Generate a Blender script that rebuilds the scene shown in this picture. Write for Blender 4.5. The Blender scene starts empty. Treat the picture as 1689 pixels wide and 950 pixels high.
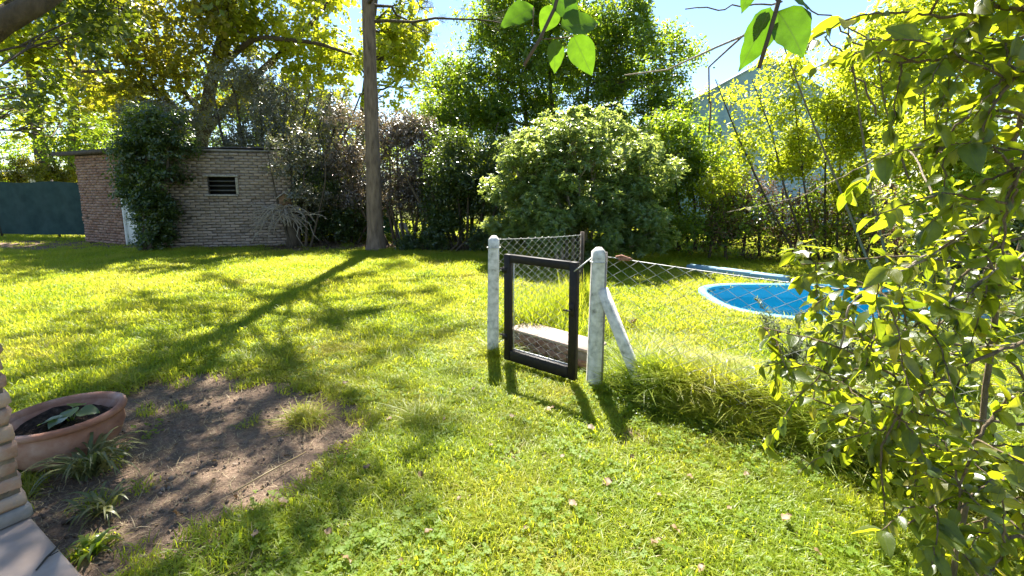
import bpy, math, random
import numpy as np
from mathutils import Vector, Matrix

random.seed(7)
rng = np.random.default_rng(11)
SC = bpy.context.scene
COL = SC.collection
PI = math.pi

# ------------------------------------------------------------------ camera, world, sun, exposure
FPX, PW, PH, HC = 720.0, 1689.0, 950.0, 1.55
PITCH = math.radians(8.0)
PCY = 416.0                                     # principal row of the photograph
cam_d = bpy.data.cameras.new('camera')
cam = bpy.data.objects.new('camera', cam_d)
COL.objects.link(cam)
cam.location = (0, 0, HC)
cam.rotation_euler = (math.radians(90) - PITCH, 0, 0)
cam_d.sensor_width = 36.0
cam_d.lens = 36.0 * FPX / PW
cam_d.shift_y = -(PH / 2 - PCY) / PW
cam_d.clip_start = 0.02
cam_d.clip_end = 3000
SC.camera = cam

SUN_EL, SUN_AZ = math.radians(55.0), math.radians(-3.0)   # azimuth clockwise from +Y
world = bpy.data.worlds.new('World')
SC.world = world
world.use_nodes = True
wt = world.node_tree
sky = wt.nodes.new('ShaderNodeTexSky')
sky.sky_type = 'NISHITA'
sky.sun_disc = False
sky.sun_elevation = SUN_EL
sky.sun_rotation = SUN_AZ
sky.air_density = 1.0
sky.dust_density = 0.05
sky.ozone_density = 3.0
wt.links.new(sky.outputs[0], wt.nodes['Background'].inputs[0])
wt.nodes['Background'].inputs[1].default_value = 0.060

sun_d = bpy.data.lights.new('sun', 'SUN')
sun_d.energy = 5.0
sun_d.angle = math.radians(0.53)
sun_d.color = (1.0, 0.95, 0.86)
sun = bpy.data.objects.new('sun', sun_d)
COL.objects.link(sun)
sdir = Vector((math.sin(SUN_AZ) * math.cos(SUN_EL), math.cos(SUN_AZ) * math.cos(SUN_EL), math.sin(SUN_EL)))
sun.rotation_euler = (-sdir).to_track_quat('-Z', 'Y').to_euler()
sun.location = (0, 0, 30)

SC.view_settings.view_transform = 'Standard'
SC.view_settings.look = 'None'
SC.view_settings.exposure = 2.3
SC.view_settings.gamma = 1.0
SC.render.engine = 'CYCLES'
SC.cycles.use_denoising = True
SC.cycles.max_bounces = 10
SC.cycles.diffuse_bounces = 4
SC.cycles.glossy_bounces = 3
SC.cycles.transmission_bounces = 6
SC.cycles.transparent_max_bounces = 8

# ------------------------------------------------------------------ helpers
def at(px, py, Y):
    """world point at distance Y in front of the house wall seen along a sight line"""
    x = (px - PW / 2) / FPX
    u = (PCY - py) / FPX
    d = Vector((x, math.cos(PITCH) + u * math.sin(PITCH), -math.sin(PITCH) + u * math.cos(PITCH)))
    return Vector((0, 0, HC)) + d * (Y / d.y)

def gp(px, py, h=0.0):
    x = (px - PW / 2) / FPX
    u = (PCY - py) / FPX
    d = Vector((x, math.cos(PITCH) + u * math.sin(PITCH), -math.sin(PITCH) + u * math.cos(PITCH)))
    return Vector((0, 0, HC)) + d * ((h - HC) / d.z)

def project(x, y, z):
    dx, dy, dz = x, y, z - HC
    D = dy * math.cos(PITCH) - dz * math.sin(PITCH)
    U = dy * math.sin(PITCH) + dz * math.cos(PITCH)
    D = np.maximum(D, 1e-3)
    return PW / 2 + FPX * dx / D, PCY - FPX * U / D

def mesh_np(name, v, tris, uv=None, smooth=False):
    v = np.asarray(v, np.float32); t = np.asarray(tris, np.int32)
    me = bpy.data.meshes.new(name)
    me.vertices.add(len(v)); me.vertices.foreach_set('co', v.ravel())
    me.loops.add(t.size); me.loops.foreach_set('vertex_index', t.ravel())
    me.polygons.add(len(t))
    me.polygons.foreach_set('loop_start', np.arange(0, t.size, t.shape[1], dtype=np.int32))
    if smooth:
        me.polygons.foreach_set('use_smooth', np.ones(len(t), bool))
    me.update(calc_edges=True)
    if uv is not None:
        l = me.uv_layers.new(name='UVMap')
        l.data.foreach_set('uv', np.asarray(uv, np.float32)[t.ravel()].ravel())
    return me

def link(name, me, mat=None, parent=None, loc=None, rot=None, scale=None):
    o = bpy.data.objects.new(name, me)
    COL.objects.link(o)
    if mat is not None and me is not None and len(me.materials) == 0:
        me.materials.append(mat)
    if parent is not None: o.parent = parent
    if loc is not None: o.location = loc
    if rot is not None: o.rotation_euler = rot
    if scale is not None: o.scale = scale if hasattr(scale, '__len__') else (scale,) * 3
    return o

def empty(name, loc=(0, 0, 0), rotz=0):
    o = bpy.data.objects.new(name, None)
    COL.objects.link(o)
    o.location = loc; o.rotation_euler = (0, 0, rotz)
    o.empty_display_size = 0.1
    return o

def tag(o, label=None, cat=None, group=None, kind=None):
    if label: o['label'] = label
    if cat: o['category'] = cat
    if group: o['group'] = group
    if kind: o['kind'] = kind
    return o

class MB:
    """collects tubes, boxes and sheets into one mesh of quads turned to triangles"""
    def __init__(s): s.v = []; s.t = []; s.n = 0
    def add(s, v, t):
        v = np.asarray(v, float).reshape(-1, 3); t = np.asarray(t, int).reshape(-1, 3)
        s.v.append(v); s.t.append(t + s.n); s.n += len(v)
    def box(s, c, size, M=None, jit=0.0, bevel=0.0):
        hx, hy, hz = size[0] / 2, size[1] / 2, size[2] / 2
        if bevel <= 0:
            v = np.array([(x, y, z) for z in (-hz, hz) for y in (-hy, hy) for x in (-hx, hx)])
            t = [(0, 2, 3), (0, 3, 1), (4, 5, 7), (4, 7, 6), (0, 1, 5), (0, 5, 4), (2, 6, 7), (2, 7, 3), (0, 4, 6), (0, 6, 2), (1, 3, 7), (1, 7, 5)]
        else:
            v, t = bevel_box(hx, hy, hz, bevel)
        if jit: v = v + rng.uniform(-jit, jit, v.shape)
        if M is not None: v = v @ np.array(M.to_3x3()).T
        s.add(v + np.array(c), t)
    def tube(s, pts, rad, sides=6, cap=True):
        P = np.array([tuple(p) for p in pts], float); n = len(P)
        R = np.broadcast_to(np.asarray(rad, float), (n,)) if np.ndim(rad) < 1 else np.asarray(rad, float)
        T = np.gradient(P, axis=0); T /= np.linalg.norm(T, axis=1)[:, None] + 1e-9
        a = np.array([0, 0, 1.0]) if abs(T[0, 2]) < .9 else np.array([1.0, 0, 0])
        N = np.zeros_like(P); nv = a - T[0] * (a @ T[0]); N[0] = nv / np.linalg.norm(nv)
        for i in range(1, n):
            nv = N[i - 1] - T[i] * (N[i - 1] @ T[i]); N[i] = nv / (np.linalg.norm(nv) + 1e-9)
        B = np.cross(T, N)
        an = np.arange(sides) * 2 * PI / sides
        ring = N[:, None, :] * np.cos(an)[None, :, None] + B[:, None, :] * np.sin(an)[None, :, None]
        v = (P[:, None, :] + ring * R[:, None, None]).reshape(-1, 3)
        i = np.arange(n - 1)[:, None] * sides; j = np.arange(sides)[None, :]; k = (j + 1) % sides
        q = np.stack([i + j, i + k, i + sides + k, i + sides + j], -1).reshape(-1, 4)
        t = np.concatenate([q[:, [0, 1, 2]], q[:, [0, 2, 3]]])
        if cap:
            v = np.concatenate([v, P[:1], P[-1:]]); a0, b0 = n * sides, n * sides + 1
            jj = np.arange(sides); kk = (jj + 1) % sides
            t = np.concatenate([t, np.stack([np.full(sides, a0), kk, jj], -1), np.stack([np.full(sides, b0), (n - 1) * sides + jj, (n - 1) * sides + kk], -1)])
        s.add(v, t)
    def lathe(s, prof, sides=40, c=(0, 0, 0), wob=0.0):
        P = np.array(prof, float); n = len(P)
        an = np.arange(sides) * 2 * PI / sides
        w = 1 + wob * np.sin(2 * an + .7)[None, :]
        v = np.stack([P[:, :1] * np.cos(an) * w, P[:, :1] * np.sin(an) * w, np.repeat(P[:, 1:2], sides, 1)], -1).reshape(-1, 3) + np.array(c)
        i = np.arange(n - 1)[:, None] * sides; j = np.arange(sides)[None, :]; k = (j + 1) % sides
        q = np.stack([i + j, i + k, i + sides + k, i + sides + j], -1).reshape(-1, 4)
        s.add(v, np.concatenate([q[:, [0, 1, 2]], q[:, [0, 2, 3]]]))
    def mesh(s, name, smooth=False):
        return mesh_np(name, np.concatenate(s.v), np.concatenate(s.t), smooth=smooth)
    def build(s, name, mat, parent=None, smooth=False, loc=None, **k):
        return link(name, s.mesh(name, smooth), mat, parent, loc, **k)

def bevel_box(hx, hy, hz, b):
    """chamfered box: 24 vertices, one per face corner, with strips and corner triangles"""
    v = []; key = {}
    def vid(ax, sg):
        k = (ax, sg)
        if k not in key:
            h = [hx, hy, hz]; p = [sg[0] * (hx - b), sg[1] * (hy - b), sg[2] * (hz - b)]
            p[ax] = sg[ax] * h[ax]; key[k] = len(v); v.append(p)
        return key[k]
    t = []
    def quad(a, b_, c, d): t.extend([(a, b_, c), (a, c, d)])
    S = (-1, 1)
    for ax in range(3):
        u, w = (ax + 1) % 3, (ax + 2) % 3
        for s0 in S:
            def sg(su, sw):
                q = [0, 0, 0]; q[ax] = s0; q[u] = su; q[w] = sw; return tuple(q)
            q = [vid(ax, sg(-1, -1)), vid(ax, sg(1, -1)), vid(ax, sg(1, 1)), vid(ax, sg(-1, 1))]
            quad(*(q if s0 > 0 else q[::-1]))
    for ax in range(3):
        u, w = (ax + 1) % 3, (ax + 2) % 3
        for su in S:
            for sw in S:
                q0 = [0, 0, 0]; q0[u] = su; q0[w] = sw; a_ = list(q0); b_ = list(q0); a_[ax] = -1; b_[ax] = 1
                a_, b_ = tuple(a_), tuple(b_)
                q = [vid(u, a_), vid(u, b_), vid(w, b_), vid(w, a_)]
                quad(*(q if su * sw < 0 else q[::-1]))
    for a_ in S:
        for b_ in S:
            for c_ in S:
                q = [vid(0, (a_, b_, c_)), vid(1, (a_, b_, c_)), vid(2, (a_, b_, c_))]
                t.append(tuple(q if a_ * b_ * c_ > 0 else q[::-1]))
    return np.array(v, float), t

# lattice noise shared by the ground, its grass and its bare patches
_L = np.random.default_rng(5).random((64, 64))
def vnoise(x, y, s=1.0, o=0.0):
    x = np.asarray(x, float) * s + o + 100; y = np.asarray(y, float) * s + o * 1.7 + 100
    xi = np.floor(x).astype(int); yi = np.floor(y).astype(int); fx = x - xi; fy = y - yi
    fx = fx * fx * (3 - 2 * fx); fy = fy * fy * (3 - 2 * fy)
    g = lambda a, b: _L[a % 64, b % 64]
    return (g(xi, yi) * (1 - fx) + g(xi + 1, yi) * fx) * (1 - fy) + (g(xi, yi + 1) * (1 - fx) + g(xi + 1, yi + 1) * fx) * fy
def fbm(x, y, s=1.0, o=0.0, n=4):
    r = 0; a = .5; t = 0
    for i in range(n):
        r = r + a * vnoise(x, y, s * 2 ** i, o + 13.1 * i); t += a; a *= .55
    return r / t

def in_poly(x, y, poly):
    x = np.asarray(x, float); y = np.asarray(y, float); ins = np.zeros(x.shape, bool); n = len(poly)
    for i in range(n):
        x1, y1 = poly[i][0], poly[i][1]; x2, y2 = poly[(i + 1) % n][0], poly[(i + 1) % n][1]
        c = ((y1 > y) != (y2 > y)) & (x < (x2 - x1) * (y - y1) / (y2 - y1 + 1e-12) + x1)
        ins ^= c
    return ins
def poly_dist(x, y, poly):
    """distance to the outline, negative inside"""
    x = np.asarray(x, float); y = np.asarray(y, float); d = np.full(x.shape, 1e9); n = len(poly)
    for i in range(n):
        ax, ay = poly[i][0], poly[i][1]; bx, by = poly[(i + 1) % n][0] - ax, poly[(i + 1) % n][1] - ay
        t = np.clip(((x - ax) * bx + (y - ay) * by) / (bx * bx + by * by + 1e-12), 0, 1)
        d = np.minimum(d, np.hypot(x - ax - t * bx, y - ay - t * by))
    return np.where(in_poly(x, y, poly), -d, d)

# ------------------------------------------------------------------ materials
class NT:
    def __init__(s, name):
        s.m = bpy.data.materials.new(name); s.m.use_nodes = True; s.t = s.m.node_tree
        s.bsdf = s.t.nodes['Principled BSDF']; s.out = s.t.nodes['Material Output']
    def n(s, typ, **k):
        x = s.t.nodes.new(typ)
        for a, b in k.items(): setattr(x, a, b)
        return x
    def l(s, a, b): s.t.links.new(a, b)
    def pos(s): return s.n('ShaderNodeNewGeometry').outputs['Position']
    def obj(s): return s.n('ShaderNodeTexCoord').outputs['Object']
    def noise(s, vec, scale, detail=4, rough=.55):
        x = s.n('ShaderNodeTexNoise'); x.inputs['Scale'].default_value = scale; x.inputs['Detail'].default_value = detail; x.inputs['Roughness'].default_value = rough
        if vec is not None: s.l(vec, x.inputs['Vector'])
        return x.outputs['Fac']
    def ramp(s, fac, stops):
        x = s.n('ShaderNodeValToRGB'); e = x.color_ramp.elements
        while len(e) < len(stops): e.new(.5)
        for q, (p, c) in zip(e, stops): q.position = p; q.color = (*c, 1) if len(c) == 3 else c
        s.l(fac, x.inputs[0]); return x.outputs[0]
    def mix(s, fac, a, b, blend='MIX'):
        x = s.n('ShaderNodeMix', data_type='RGBA', blend_type=blend)
        for i, q in ((0, fac), (6, a), (7, b)):
            if isinstance(q, (int, float)): x.inputs[i].default_value = q
            elif isinstance(q, tuple): x.inputs[i].default_value = (*q, 1)
            else: s.l(q, x.inputs[i])
        return x.outputs[2]
    def math(s, op, a, b=None):
        x = s.n('ShaderNodeMath', operation=op)
        for i, q in ((0, a), (1, b)):
            if q is None: continue
            if isinstance(q, (int, float)): x.inputs[i].default_value = q
            else: s.l(q, x.inputs[i])
        return x.outputs[0]
    def bump(s, h, strength=.4, dist=.01):
        x = s.n('ShaderNodeBump'); x.inputs['Strength'].default_value = strength; x.inputs['Distance'].default_value = dist
        s.l(h, x.inputs['Height']); s.l(x.outputs[0], s.bsdf.inputs['Normal']); return x.outputs[0]
    def col(s, c):
        if isinstance(c, tuple): s.bsdf.inputs['Base Color'].default_value = (*c, 1)
        else: s.l(c, s.bsdf.inputs['Base Color'])
    def rough(s, r, spec=.5):
        if isinstance(r, (int, float)): s.bsdf.inputs['Roughness'].default_value = r
        else: s.l(r, s.bsdf.inputs['Roughness'])
        s.bsdf.inputs['Specular IOR Level'].default_value = spec

def leaf_mat(name, stops, tstops, trans=.5, rough=.42, spec=.5, veins=False):
    """blades that let light through: stops tint the surface, tstops the light passing"""
    m = NT(name)
    g = m.n('ShaderNodeNewGeometry'); oi = m.n('ShaderNodeObjectInfo')
    r = m.math('FRACT', m.math('ADD', g.outputs['Random Per Island'], oi.outputs['Random']))
    n = m.noise(g.outputs['Position'], 1.3, 2)
    r2 = m.math('ADD', m.math('MULTIPLY', r, .75), m.math('MULTIPLY', n, .35))
    c = m.ramp(r2, stops); tc = m.ramp(r2, tstops)
    if veins:
        uv = m.n('ShaderNodeSeparateXYZ'); m.l(m.n('ShaderNodeTexCoord').outputs['UV'], uv.inputs[0])
        du = m.math('ABSOLUTE', m.math('SUBTRACT', uv.outputs[0], .5))
        side = m.math('FRACT', m.math('SUBTRACT', m.math('MULTIPLY', uv.outputs[1], 6.0), m.math('MULTIPLY', du, 5.0)))
        sv = m.math('LESS_THAN', side, .09); mid = m.math('LESS_THAN', du, .018)
        v = m.math('MAXIMUM', m.math('MULTIPLY', sv, .45), mid)
        c = m.mix(m.math('MULTIPLY', v, .5), c, (.22, .27, .08)); tc = m.mix(m.math('MULTIPLY', v, .7), tc, (.05, .10, .01))
        tc = m.mix(m.ramp(m.noise(m.obj(), 5.0, 4), [(.38, (0, 0, 0)), (.66, (.75, .75, .75))]), tc, m.mix(.45, tc, (.03, .07, .004)))
        sp = m.ramp(m.noise(m.obj(), 9.0, 5), [(.60, (0, 0, 0)), (.72, (1, 1, 1))])
        c = m.mix(m.math('MULTIPLY', sp, .5), c, (.16, .12, .03))
        m.bump(m.math('ADD', v, m.noise(m.obj(), 30., 2)), .25, .002)
    m.col(c); m.rough(rough, spec)
    tr = m.n('ShaderNodeBsdfTranslucent'); m.l(tc, tr.inputs[0])
    mx = m.n('ShaderNodeMixShader'); mx.inputs[0].default_value = trans
    m.l(m.bsdf.outputs[0], mx.inputs[1]); m.l(tr.outputs[0], mx.inputs[2]); m.l(mx.outputs[0], m.out.inputs[0])
    return m.m

def simple(name, stops, scale=8., rough=.8, spec=.3, bump=.3, bd=.01, detail=6, metal=0.0, world_space=False):
    m = NT(name)
    v = m.pos() if world_space else m.obj()
    n = m.noise(v, scale, detail)
    m.col(m.ramp(n, stops)); m.rough(rough, spec); m.bsdf.inputs['Metallic'].default_value = metal
    if bump: m.bump(m.noise(v, scale * 5, 5), bump, bd)
    return m.m

M = {}
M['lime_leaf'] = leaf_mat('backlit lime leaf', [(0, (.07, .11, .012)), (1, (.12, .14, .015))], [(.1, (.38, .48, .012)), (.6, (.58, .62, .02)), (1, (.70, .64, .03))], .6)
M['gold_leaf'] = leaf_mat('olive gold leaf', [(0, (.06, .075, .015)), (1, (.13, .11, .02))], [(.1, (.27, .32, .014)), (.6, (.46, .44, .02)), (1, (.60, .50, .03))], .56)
M['green_leaf'] = leaf_mat('mid green leaf', [(0, (.035, .075, .012)), (1, (.08, .12, .018))], [(.1, (.20, .34, .014)), (.6, (.36, .50, .018)), (1, (.50, .58, .025))], .52, .33)
M['yellow_leaf'] = leaf_mat('yellow green vine leaf', [(0, (.09, .12, .012)), (1, (.12, .13, .012))], [(.1, (.44, .54, .016)), (.6, (.60, .68, .03)), (1, (.70, .72, .04))], .62)
M['dark_leaf'] = leaf_mat('dark evergreen leaf', [(0, (.025, .05, .015)), (1, (.06, .09, .025))], [(.1, (.09, .16, .010)), (.6, (.18, .26, .014)), (1, (.32, .38, .02))], .42, .33, .8)
M['clover_leaf'] = leaf_mat('clover leaf', [(0, (.10, .18, .016)), (1, (.17, .24, .03))], [(.1, (.36, .48, .014)), (1, (.55, .62, .03))], .55, .55, .25)
M['overhead_leaf'] = leaf_mat('overhead leaf', [(0, (.025, .045, .012)), (1, (.06, .075, .018))], [(.1, (.12, .18, .01)), (.6, (.26, .33, .012)), (1, (.45, .46, .02))], .45, .35, .5)
M['silver_leaf'] = leaf_mat('grey green glossy leaf', [(0, (.07, .08, .045)), (.6, (.14, .14, .09)), (1, (.22, .185, .14))], [(.1, (.13, .17, .04)), (.7, (.22, .22, .07)), (1, (.30, .23, .10))], .38, .33, 1.0)  # silver grey leaf tones, brightened further to stand for glints
M['bronze_leaf'] = leaf_mat('bronze purple leaf', [(0, (.07, .065, .045)), (.6, (.14, .115, .095)), (1, (.23, .185, .165))], [(.1, (.13, .13, .04)), (.7, (.22, .16, .08)), (1, (.30, .20, .12))], .36, .33, 1.0)
M['bush_leaf'] = leaf_mat('pale rosette leaf', [(0, (.07, .13, .045)), (1, (.15, .20, .08))], [(.1, (.34, .46, .07)), (1, (.58, .64, .13))], .48, .28, .8)
M['near_leaf'] = leaf_mat('broad vine leaf', [(0, (.035, .06, .010)), (.7, (.06, .085, .012)), (1, (.13, .10, .012))], [(.05, (.22, .32, .010)), (.45, (.42, .50, .014)), (.85, (.60, .60, .018)), (1, (.75, .55, .03))], .54, .33, .6, veins=True)
M['sprig_leaf'] = leaf_mat('thin young leaf', [(0, (.05, .09, .01)), (1, (.08, .12, .012))], [(.1, (.07, .17, .006)), (1, (.12, .23, .008))], .62, .4, .4, veins=True)
M['rosemary_leaf'] = leaf_mat('rosemary leaf', [(0, (.06, .085, .05)), (1, (.12, .14, .09))], [(.1, (.18, .24, .09)), (1, (.30, .34, .14))], .45, .5)
M['strap_leaf'] = leaf_mat('striped strap leaf', [(0, (.08, .11, .03)), (1, (.20, .19, .07))], [(.1, (.16, .22, .03)), (1, (.34, .32, .08))], .4, .45)
M['needle'] = leaf_mat('pine needle', [(0, (.03, .045, .02)), (1, (.06, .07, .03))], [(.1, (.06, .09, .02)), (1, (.12, .13, .03))], .35)
M['dry_leaf'] = leaf_mat('dry fallen leaf', [(0, (.09, .052, .025)), (.7, (.19, .125, .06)), (1, (.30, .22, .12))], [(.1, (.16, .085, .03)), (1, (.28, .17, .06))], .25, .6)
M['brown_twig'] = leaf_mat('dry brown foliage', [(0, (.07, .04, .022)), (1, (.16, .09, .05))], [(.1, (.12, .06, .02)), (1, (.25, .14, .06))], .3, .6)

def grass_mat():
    m = NT('grass blades')
    g = m.n('ShaderNodeNewGeometry'); oi = m.n('ShaderNodeObjectInfo')
    r = m.math('FRACT', m.math('ADD', m.math('MULTIPLY', g.outputs['Random Per Island'], .6), oi.outputs['Random']))
    n = m.noise(g.outputs['Position'], .9, 4)
    f = m.math('ADD', m.math('MULTIPLY', r, .42), m.math('SUBTRACT', m.math('MULTIPLY', n, 1.35), .30))
    c = m.ramp(f, [(.15, (.125, .20, .014)), (.55, (.20, .255, .020)), (.85, (.30, .29, .045)), (1, (.36, .31, .10))])
    tc = m.ramp(f, [(.15, (.34, .47, .014)), (.55, (.54, .60, .025)), (.85, (.68, .66, .05)), (1, (.70, .60, .14))])
    m.col(c); m.rough(.45, .38)
    tr = m.n('ShaderNodeBsdfTranslucent'); m.l(tc, tr.inputs[0])
    mx = m.n('ShaderNodeMixShader'); mx.inputs[0].default_value = .55
    m.l(m.bsdf.outputs[0], mx.inputs[1]); m.l(tr.outputs[0], mx.inputs[2]); m.l(mx.outputs[0], m.out.inputs[0])
    return m.m
M['grass'] = grass_mat()
M['straw'] = leaf_mat('dead straw', [(0, (.28, .21, .10)), (1, (.45, .36, .20))], [(.1, (.35, .25, .1)), (1, (.5, .4, .2))], .3, .6)

def ground_mat():
    m = NT('earth and thatch')
    p = m.pos()
    a = m.n('ShaderNodeAttribute'); a.attribute_name = 'bare'
    n1 = m.noise(p, 3.0, 6); n2 = m.noise(p, 38., 5, .7); n3 = m.noise(p, 120., 3, .7)
    mixn = m.math('ADD', m.math('MULTIPLY', n2, .6), m.math('MULTIPLY', n3, .4))
    earth = m.ramp(mixn, [(.32, (.05, .032, .021)), (.46, (.14, .094, .062)), (.6, (.25, .175, .12)), (.72, (.42, .32, .23))])
    earth = m.mix(m.math('MULTIPLY', n1, .45), earth, (.22, .155, .11))
    thatch = m.ramp(mixn, [(.32, (.035, .05, .010)), (.55, (.12, .13, .022)), (.75, (.28, .25, .10))])
    f = m.ramp(m.math('ADD', a.outputs['Fac'], m.math('MULTIPLY', m.math('SUBTRACT', n2, .5), .9)), [(.40, (0, 0, 0)), (.52, (1, 1, 1))])
    m.col(m.mix(f, thatch, earth)); m.rough(.95, .15)
    m.bump(m.math('ADD', n2, m.math('MULTIPLY', n3, .5)), .8, .03)
    return m.m
M['ground'] = ground_mat()

def bark_mat(name, dark, light, sx=16., sz=2.5):
    m = NT(name)
    mp = m.n('ShaderNodeMapping'); m.l(m.pos(), mp.inputs[0]); mp.inputs['Scale'].default_value = (sx, sx, sz)
    n = m.noise(mp.outputs[0], 1.0, 8, .65); n2 = m.noise(m.pos(), 3., 3)
    c = m.ramp(n, [(.3, dark), (.65, light)])
    m.col(m.mix(m.math('MULTIPLY', n2, .4), c, tuple(x * 1.25 for x in light))); m.rough(.95, .15); m.bump(n, .9, .03)
    return m.m
M['pine_bark'] = bark_mat('pine bark', (.045, .032, .024), (.23, .165, .12), 18, 3.)
M['bark'] = bark_mat('tree bark', (.025, .02, .015), (.11, .085, .06), 14, 3.)
M['pale_twig'] = bark_mat('pale twig bark', (.15, .12, .09), (.42, .35, .27), 60, 20)
M['vine_cane'] = bark_mat('vine cane bark', (.06, .045, .03), (.22, .17, .11), 80, 20)
M['dead_wood'] = bark_mat('grey dead wood', (.14, .115, .09), (.40, .34, .27), 40, 10)

def brick_mat(name, stops, dirt=(.16, .13, .11)):
    m = NT(name)
    oi = m.n('ShaderNodeObjectInfo'); g = m.n('ShaderNodeNewGeometry')
    r = m.math('FRACT', m.math('ADD', oi.outputs['Random'], g.outputs['Random Per Island']))
    c = m.ramp(r, stops)
    n = m.noise(m.pos(), 14., 6, .65)
    c = m.mix(m.ramp(n, [(.42, (0, 0, 0)), (.68, (.85, .85, .85))]), c, dirt)
    m.col(c); m.rough(.92, .15); m.bump(m.noise(m.pos(), 70., 5, .7), .6, .008)
    return m.m
M['shed_brick'] = brick_mat('weathered grey brick', [(0, (.20, .145, .11)), (.5, (.30, .225, .17)), (1, (.40, .30, .235))], (.33, .29, .25))
M['red_brick'] = brick_mat('red brown brick', [(0, (.22, .11, .075)), (.6, (.29, .16, .11)), (1, (.36, .22, .16))], (.30, .22, .18))
M['pillar_brick'] = brick_mat('porch brick', [(0, (.26, .15, .10)), (.6, (.36, .22, .15)), (1, (.42, .30, .22))], (.38, .30, .24))
M['mortar'] = simple('mortar', [(.3, (.15, .125, .105)), (.7, (.27, .235, .20))], 12., .95, .1, .6, .01, world_space=True)
M['dark_mortar'] = simple('recessed dark mortar', [(.3, (.06, .05, .042)), (.7, (.17, .145, .12))], 12., .95, .1, .6, .01, world_space=True)
M['concrete_post'] = simple('white painted concrete', [(.28, (.20, .19, .165)), (.42, (.46, .45, .41)), (.58, (.62, .60, .56)), (.75, (.72, .70, .66))], 18., .9, .2, .5, .006, world_space=True)
M['slab'] = simple('smooth cement', [(.3, (.26, .20, .165)), (.55, (.35, .275, .23)), (.75, (.44, .36, .31))], 4., .8, .3, .25, .003, world_space=True)
M['kerb_cement'] = simple('grey cement', [(.3, (.17, .15, .135)), (.7, (.30, .27, .245))], 9., .9, .2, .4, .006, world_space=True)
M['gate_steel'] = simple('dark brown painted steel', [(.3, (.007, .005, .005)), (.62, (.014, .010, .008)), (.8, (.04, .024, .018))], 22., .6, .3, .2, .002, world_space=True)
M['wire'] = simple('galvanised wire', [(.3, (.34, .34, .33)), (.7, (.55, .54, .52))], 40., .5, .5, 0, metal=.25)
M['rust'] = simple('rusty iron', [(.3, (.16, .06, .035)), (.7, (.34, .18, .12))], 60., .8, .3, .4, .003)
M['tin'] = simple('dark roof sheet', [(.3, (.06, .052, .045)), (.7, (.20, .18, .16))], 5., .6, .4, .2, .005, metal=.2)
M['paint_white'] = simple('worn white paint', [(.3, (.58, .57, .54)), (.7, (.80, .79, .76))], 6., .6, .4, .2, .003)
M['dark_wood'] = simple('dark weathered wood', [(.3, (.03, .025, .02)), (.7, (.09, .07, .055))], 12., .85, .2, .3, .005)
M['grey_wood'] = simple('grey weathered board', [(.3, (.22, .19, .16)), (.7, (.45, .41, .36))], 18., .85, .2, .3, .005)
M['bird_wood'] = simple('brown birdhouse wood', [(.3, (.13, .075, .045)), (.7, (.26, .16, .10))], 22., .85, .2, .3, .005)
M['dark_void'] = simple('unlit shed interior', [(.3, (.01, .01, .01)), (.7, (.02, .02, .018))], 5., .9, .1, 0)  # near-black colour standing for shade in the window and birdhouse hole
M['dull_glass'] = simple('dusty louvre glass', [(.3, (.03, .04, .035)), (.7, (.10, .11, .09))], 6., .15, .6, 0)
M['louvre'] = simple('dusty louvre slat', [(.3, (.07, .065, .055)), (.7, (.16, .15, .13))], 6., .8, .2, 0)
M['cloth'] = simple('dark teal shade cloth', [(.3, (.012, .034, .034)), (.7, (.028, .062, .060))], 3., .8, .2, .3, .01, world_space=True)
M['green_cloth'] = simple('turquoise cloth', [(.3, (.05, .22, .17)), (.7, (.12, .36, .28))], 3., .8, .2, .2, .01, world_space=True)
M['blue_wall'] = simple('pale blue stucco', [(.3, (.25, .38, .44)), (.7, (.33, .45, .51))], 2.5, .9, .2, .3, .01, world_space=True)
M['cream_wall'] = simple('cream stucco', [(.3, (.5, .46, .38)), (.7, (.62, .58, .5))], 2.5, .9, .2, .2, .01, world_space=True)
M['grey_roof'] = simple('grey roof', [(.3, (.20, .26, .30)), (.7, (.28, .34, .38))], 3., .8, .3, .2, .01, world_space=True)
M['pool_blue'] = simple('blue pool shell', [(.3, (.014, .31, .48)), (.7, (.02, .37, .54))], 2., .3, .5, 0, world_space=True)
M['kerb_blue'] = simple('faded blue paint', [(.3, (.13, .24, .33)), (.7, (.21, .33, .41))], 5., .8, .3, .2, .004, world_space=True)
M['pool_rim'] = simple('pale blue pool edge', [(.3, (.08, .27, .44)), (.7, (.14, .35, .50))], 5., .5, .4, .1, .003, world_space=True)

def terracotta():
    m = NT('weathered terracotta')
    n = m.noise(m.obj(), 5., 6, .6)
    c = m.ramp(n, [(.3, (.22, .095, .058)), (.5, (.34, .17, .11)), (.66, (.44, .28, .21)), (.8, (.55, .42, .35))])
    m.col(c); m.rough(.88, .2); m.bump(m.noise(m.obj(), 50., 4), .3, .004)
    return m.m
M['terracotta'] = terracotta()
M['crumb'] = simple('clod', [(.3, (.10, .07, .05)), (.6, (.24, .18, .135)), (.8, (.40, .33, .27))], 3., .95, .1, .4, .05, world_space=True)
M['soil'] = simple('potting soil', [(.35, (.02, .014, .01)), (.6, (.07, .048, .034)), (.75, (.16, .11, .08))], 30., .95, .1, .9, .03)

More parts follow.
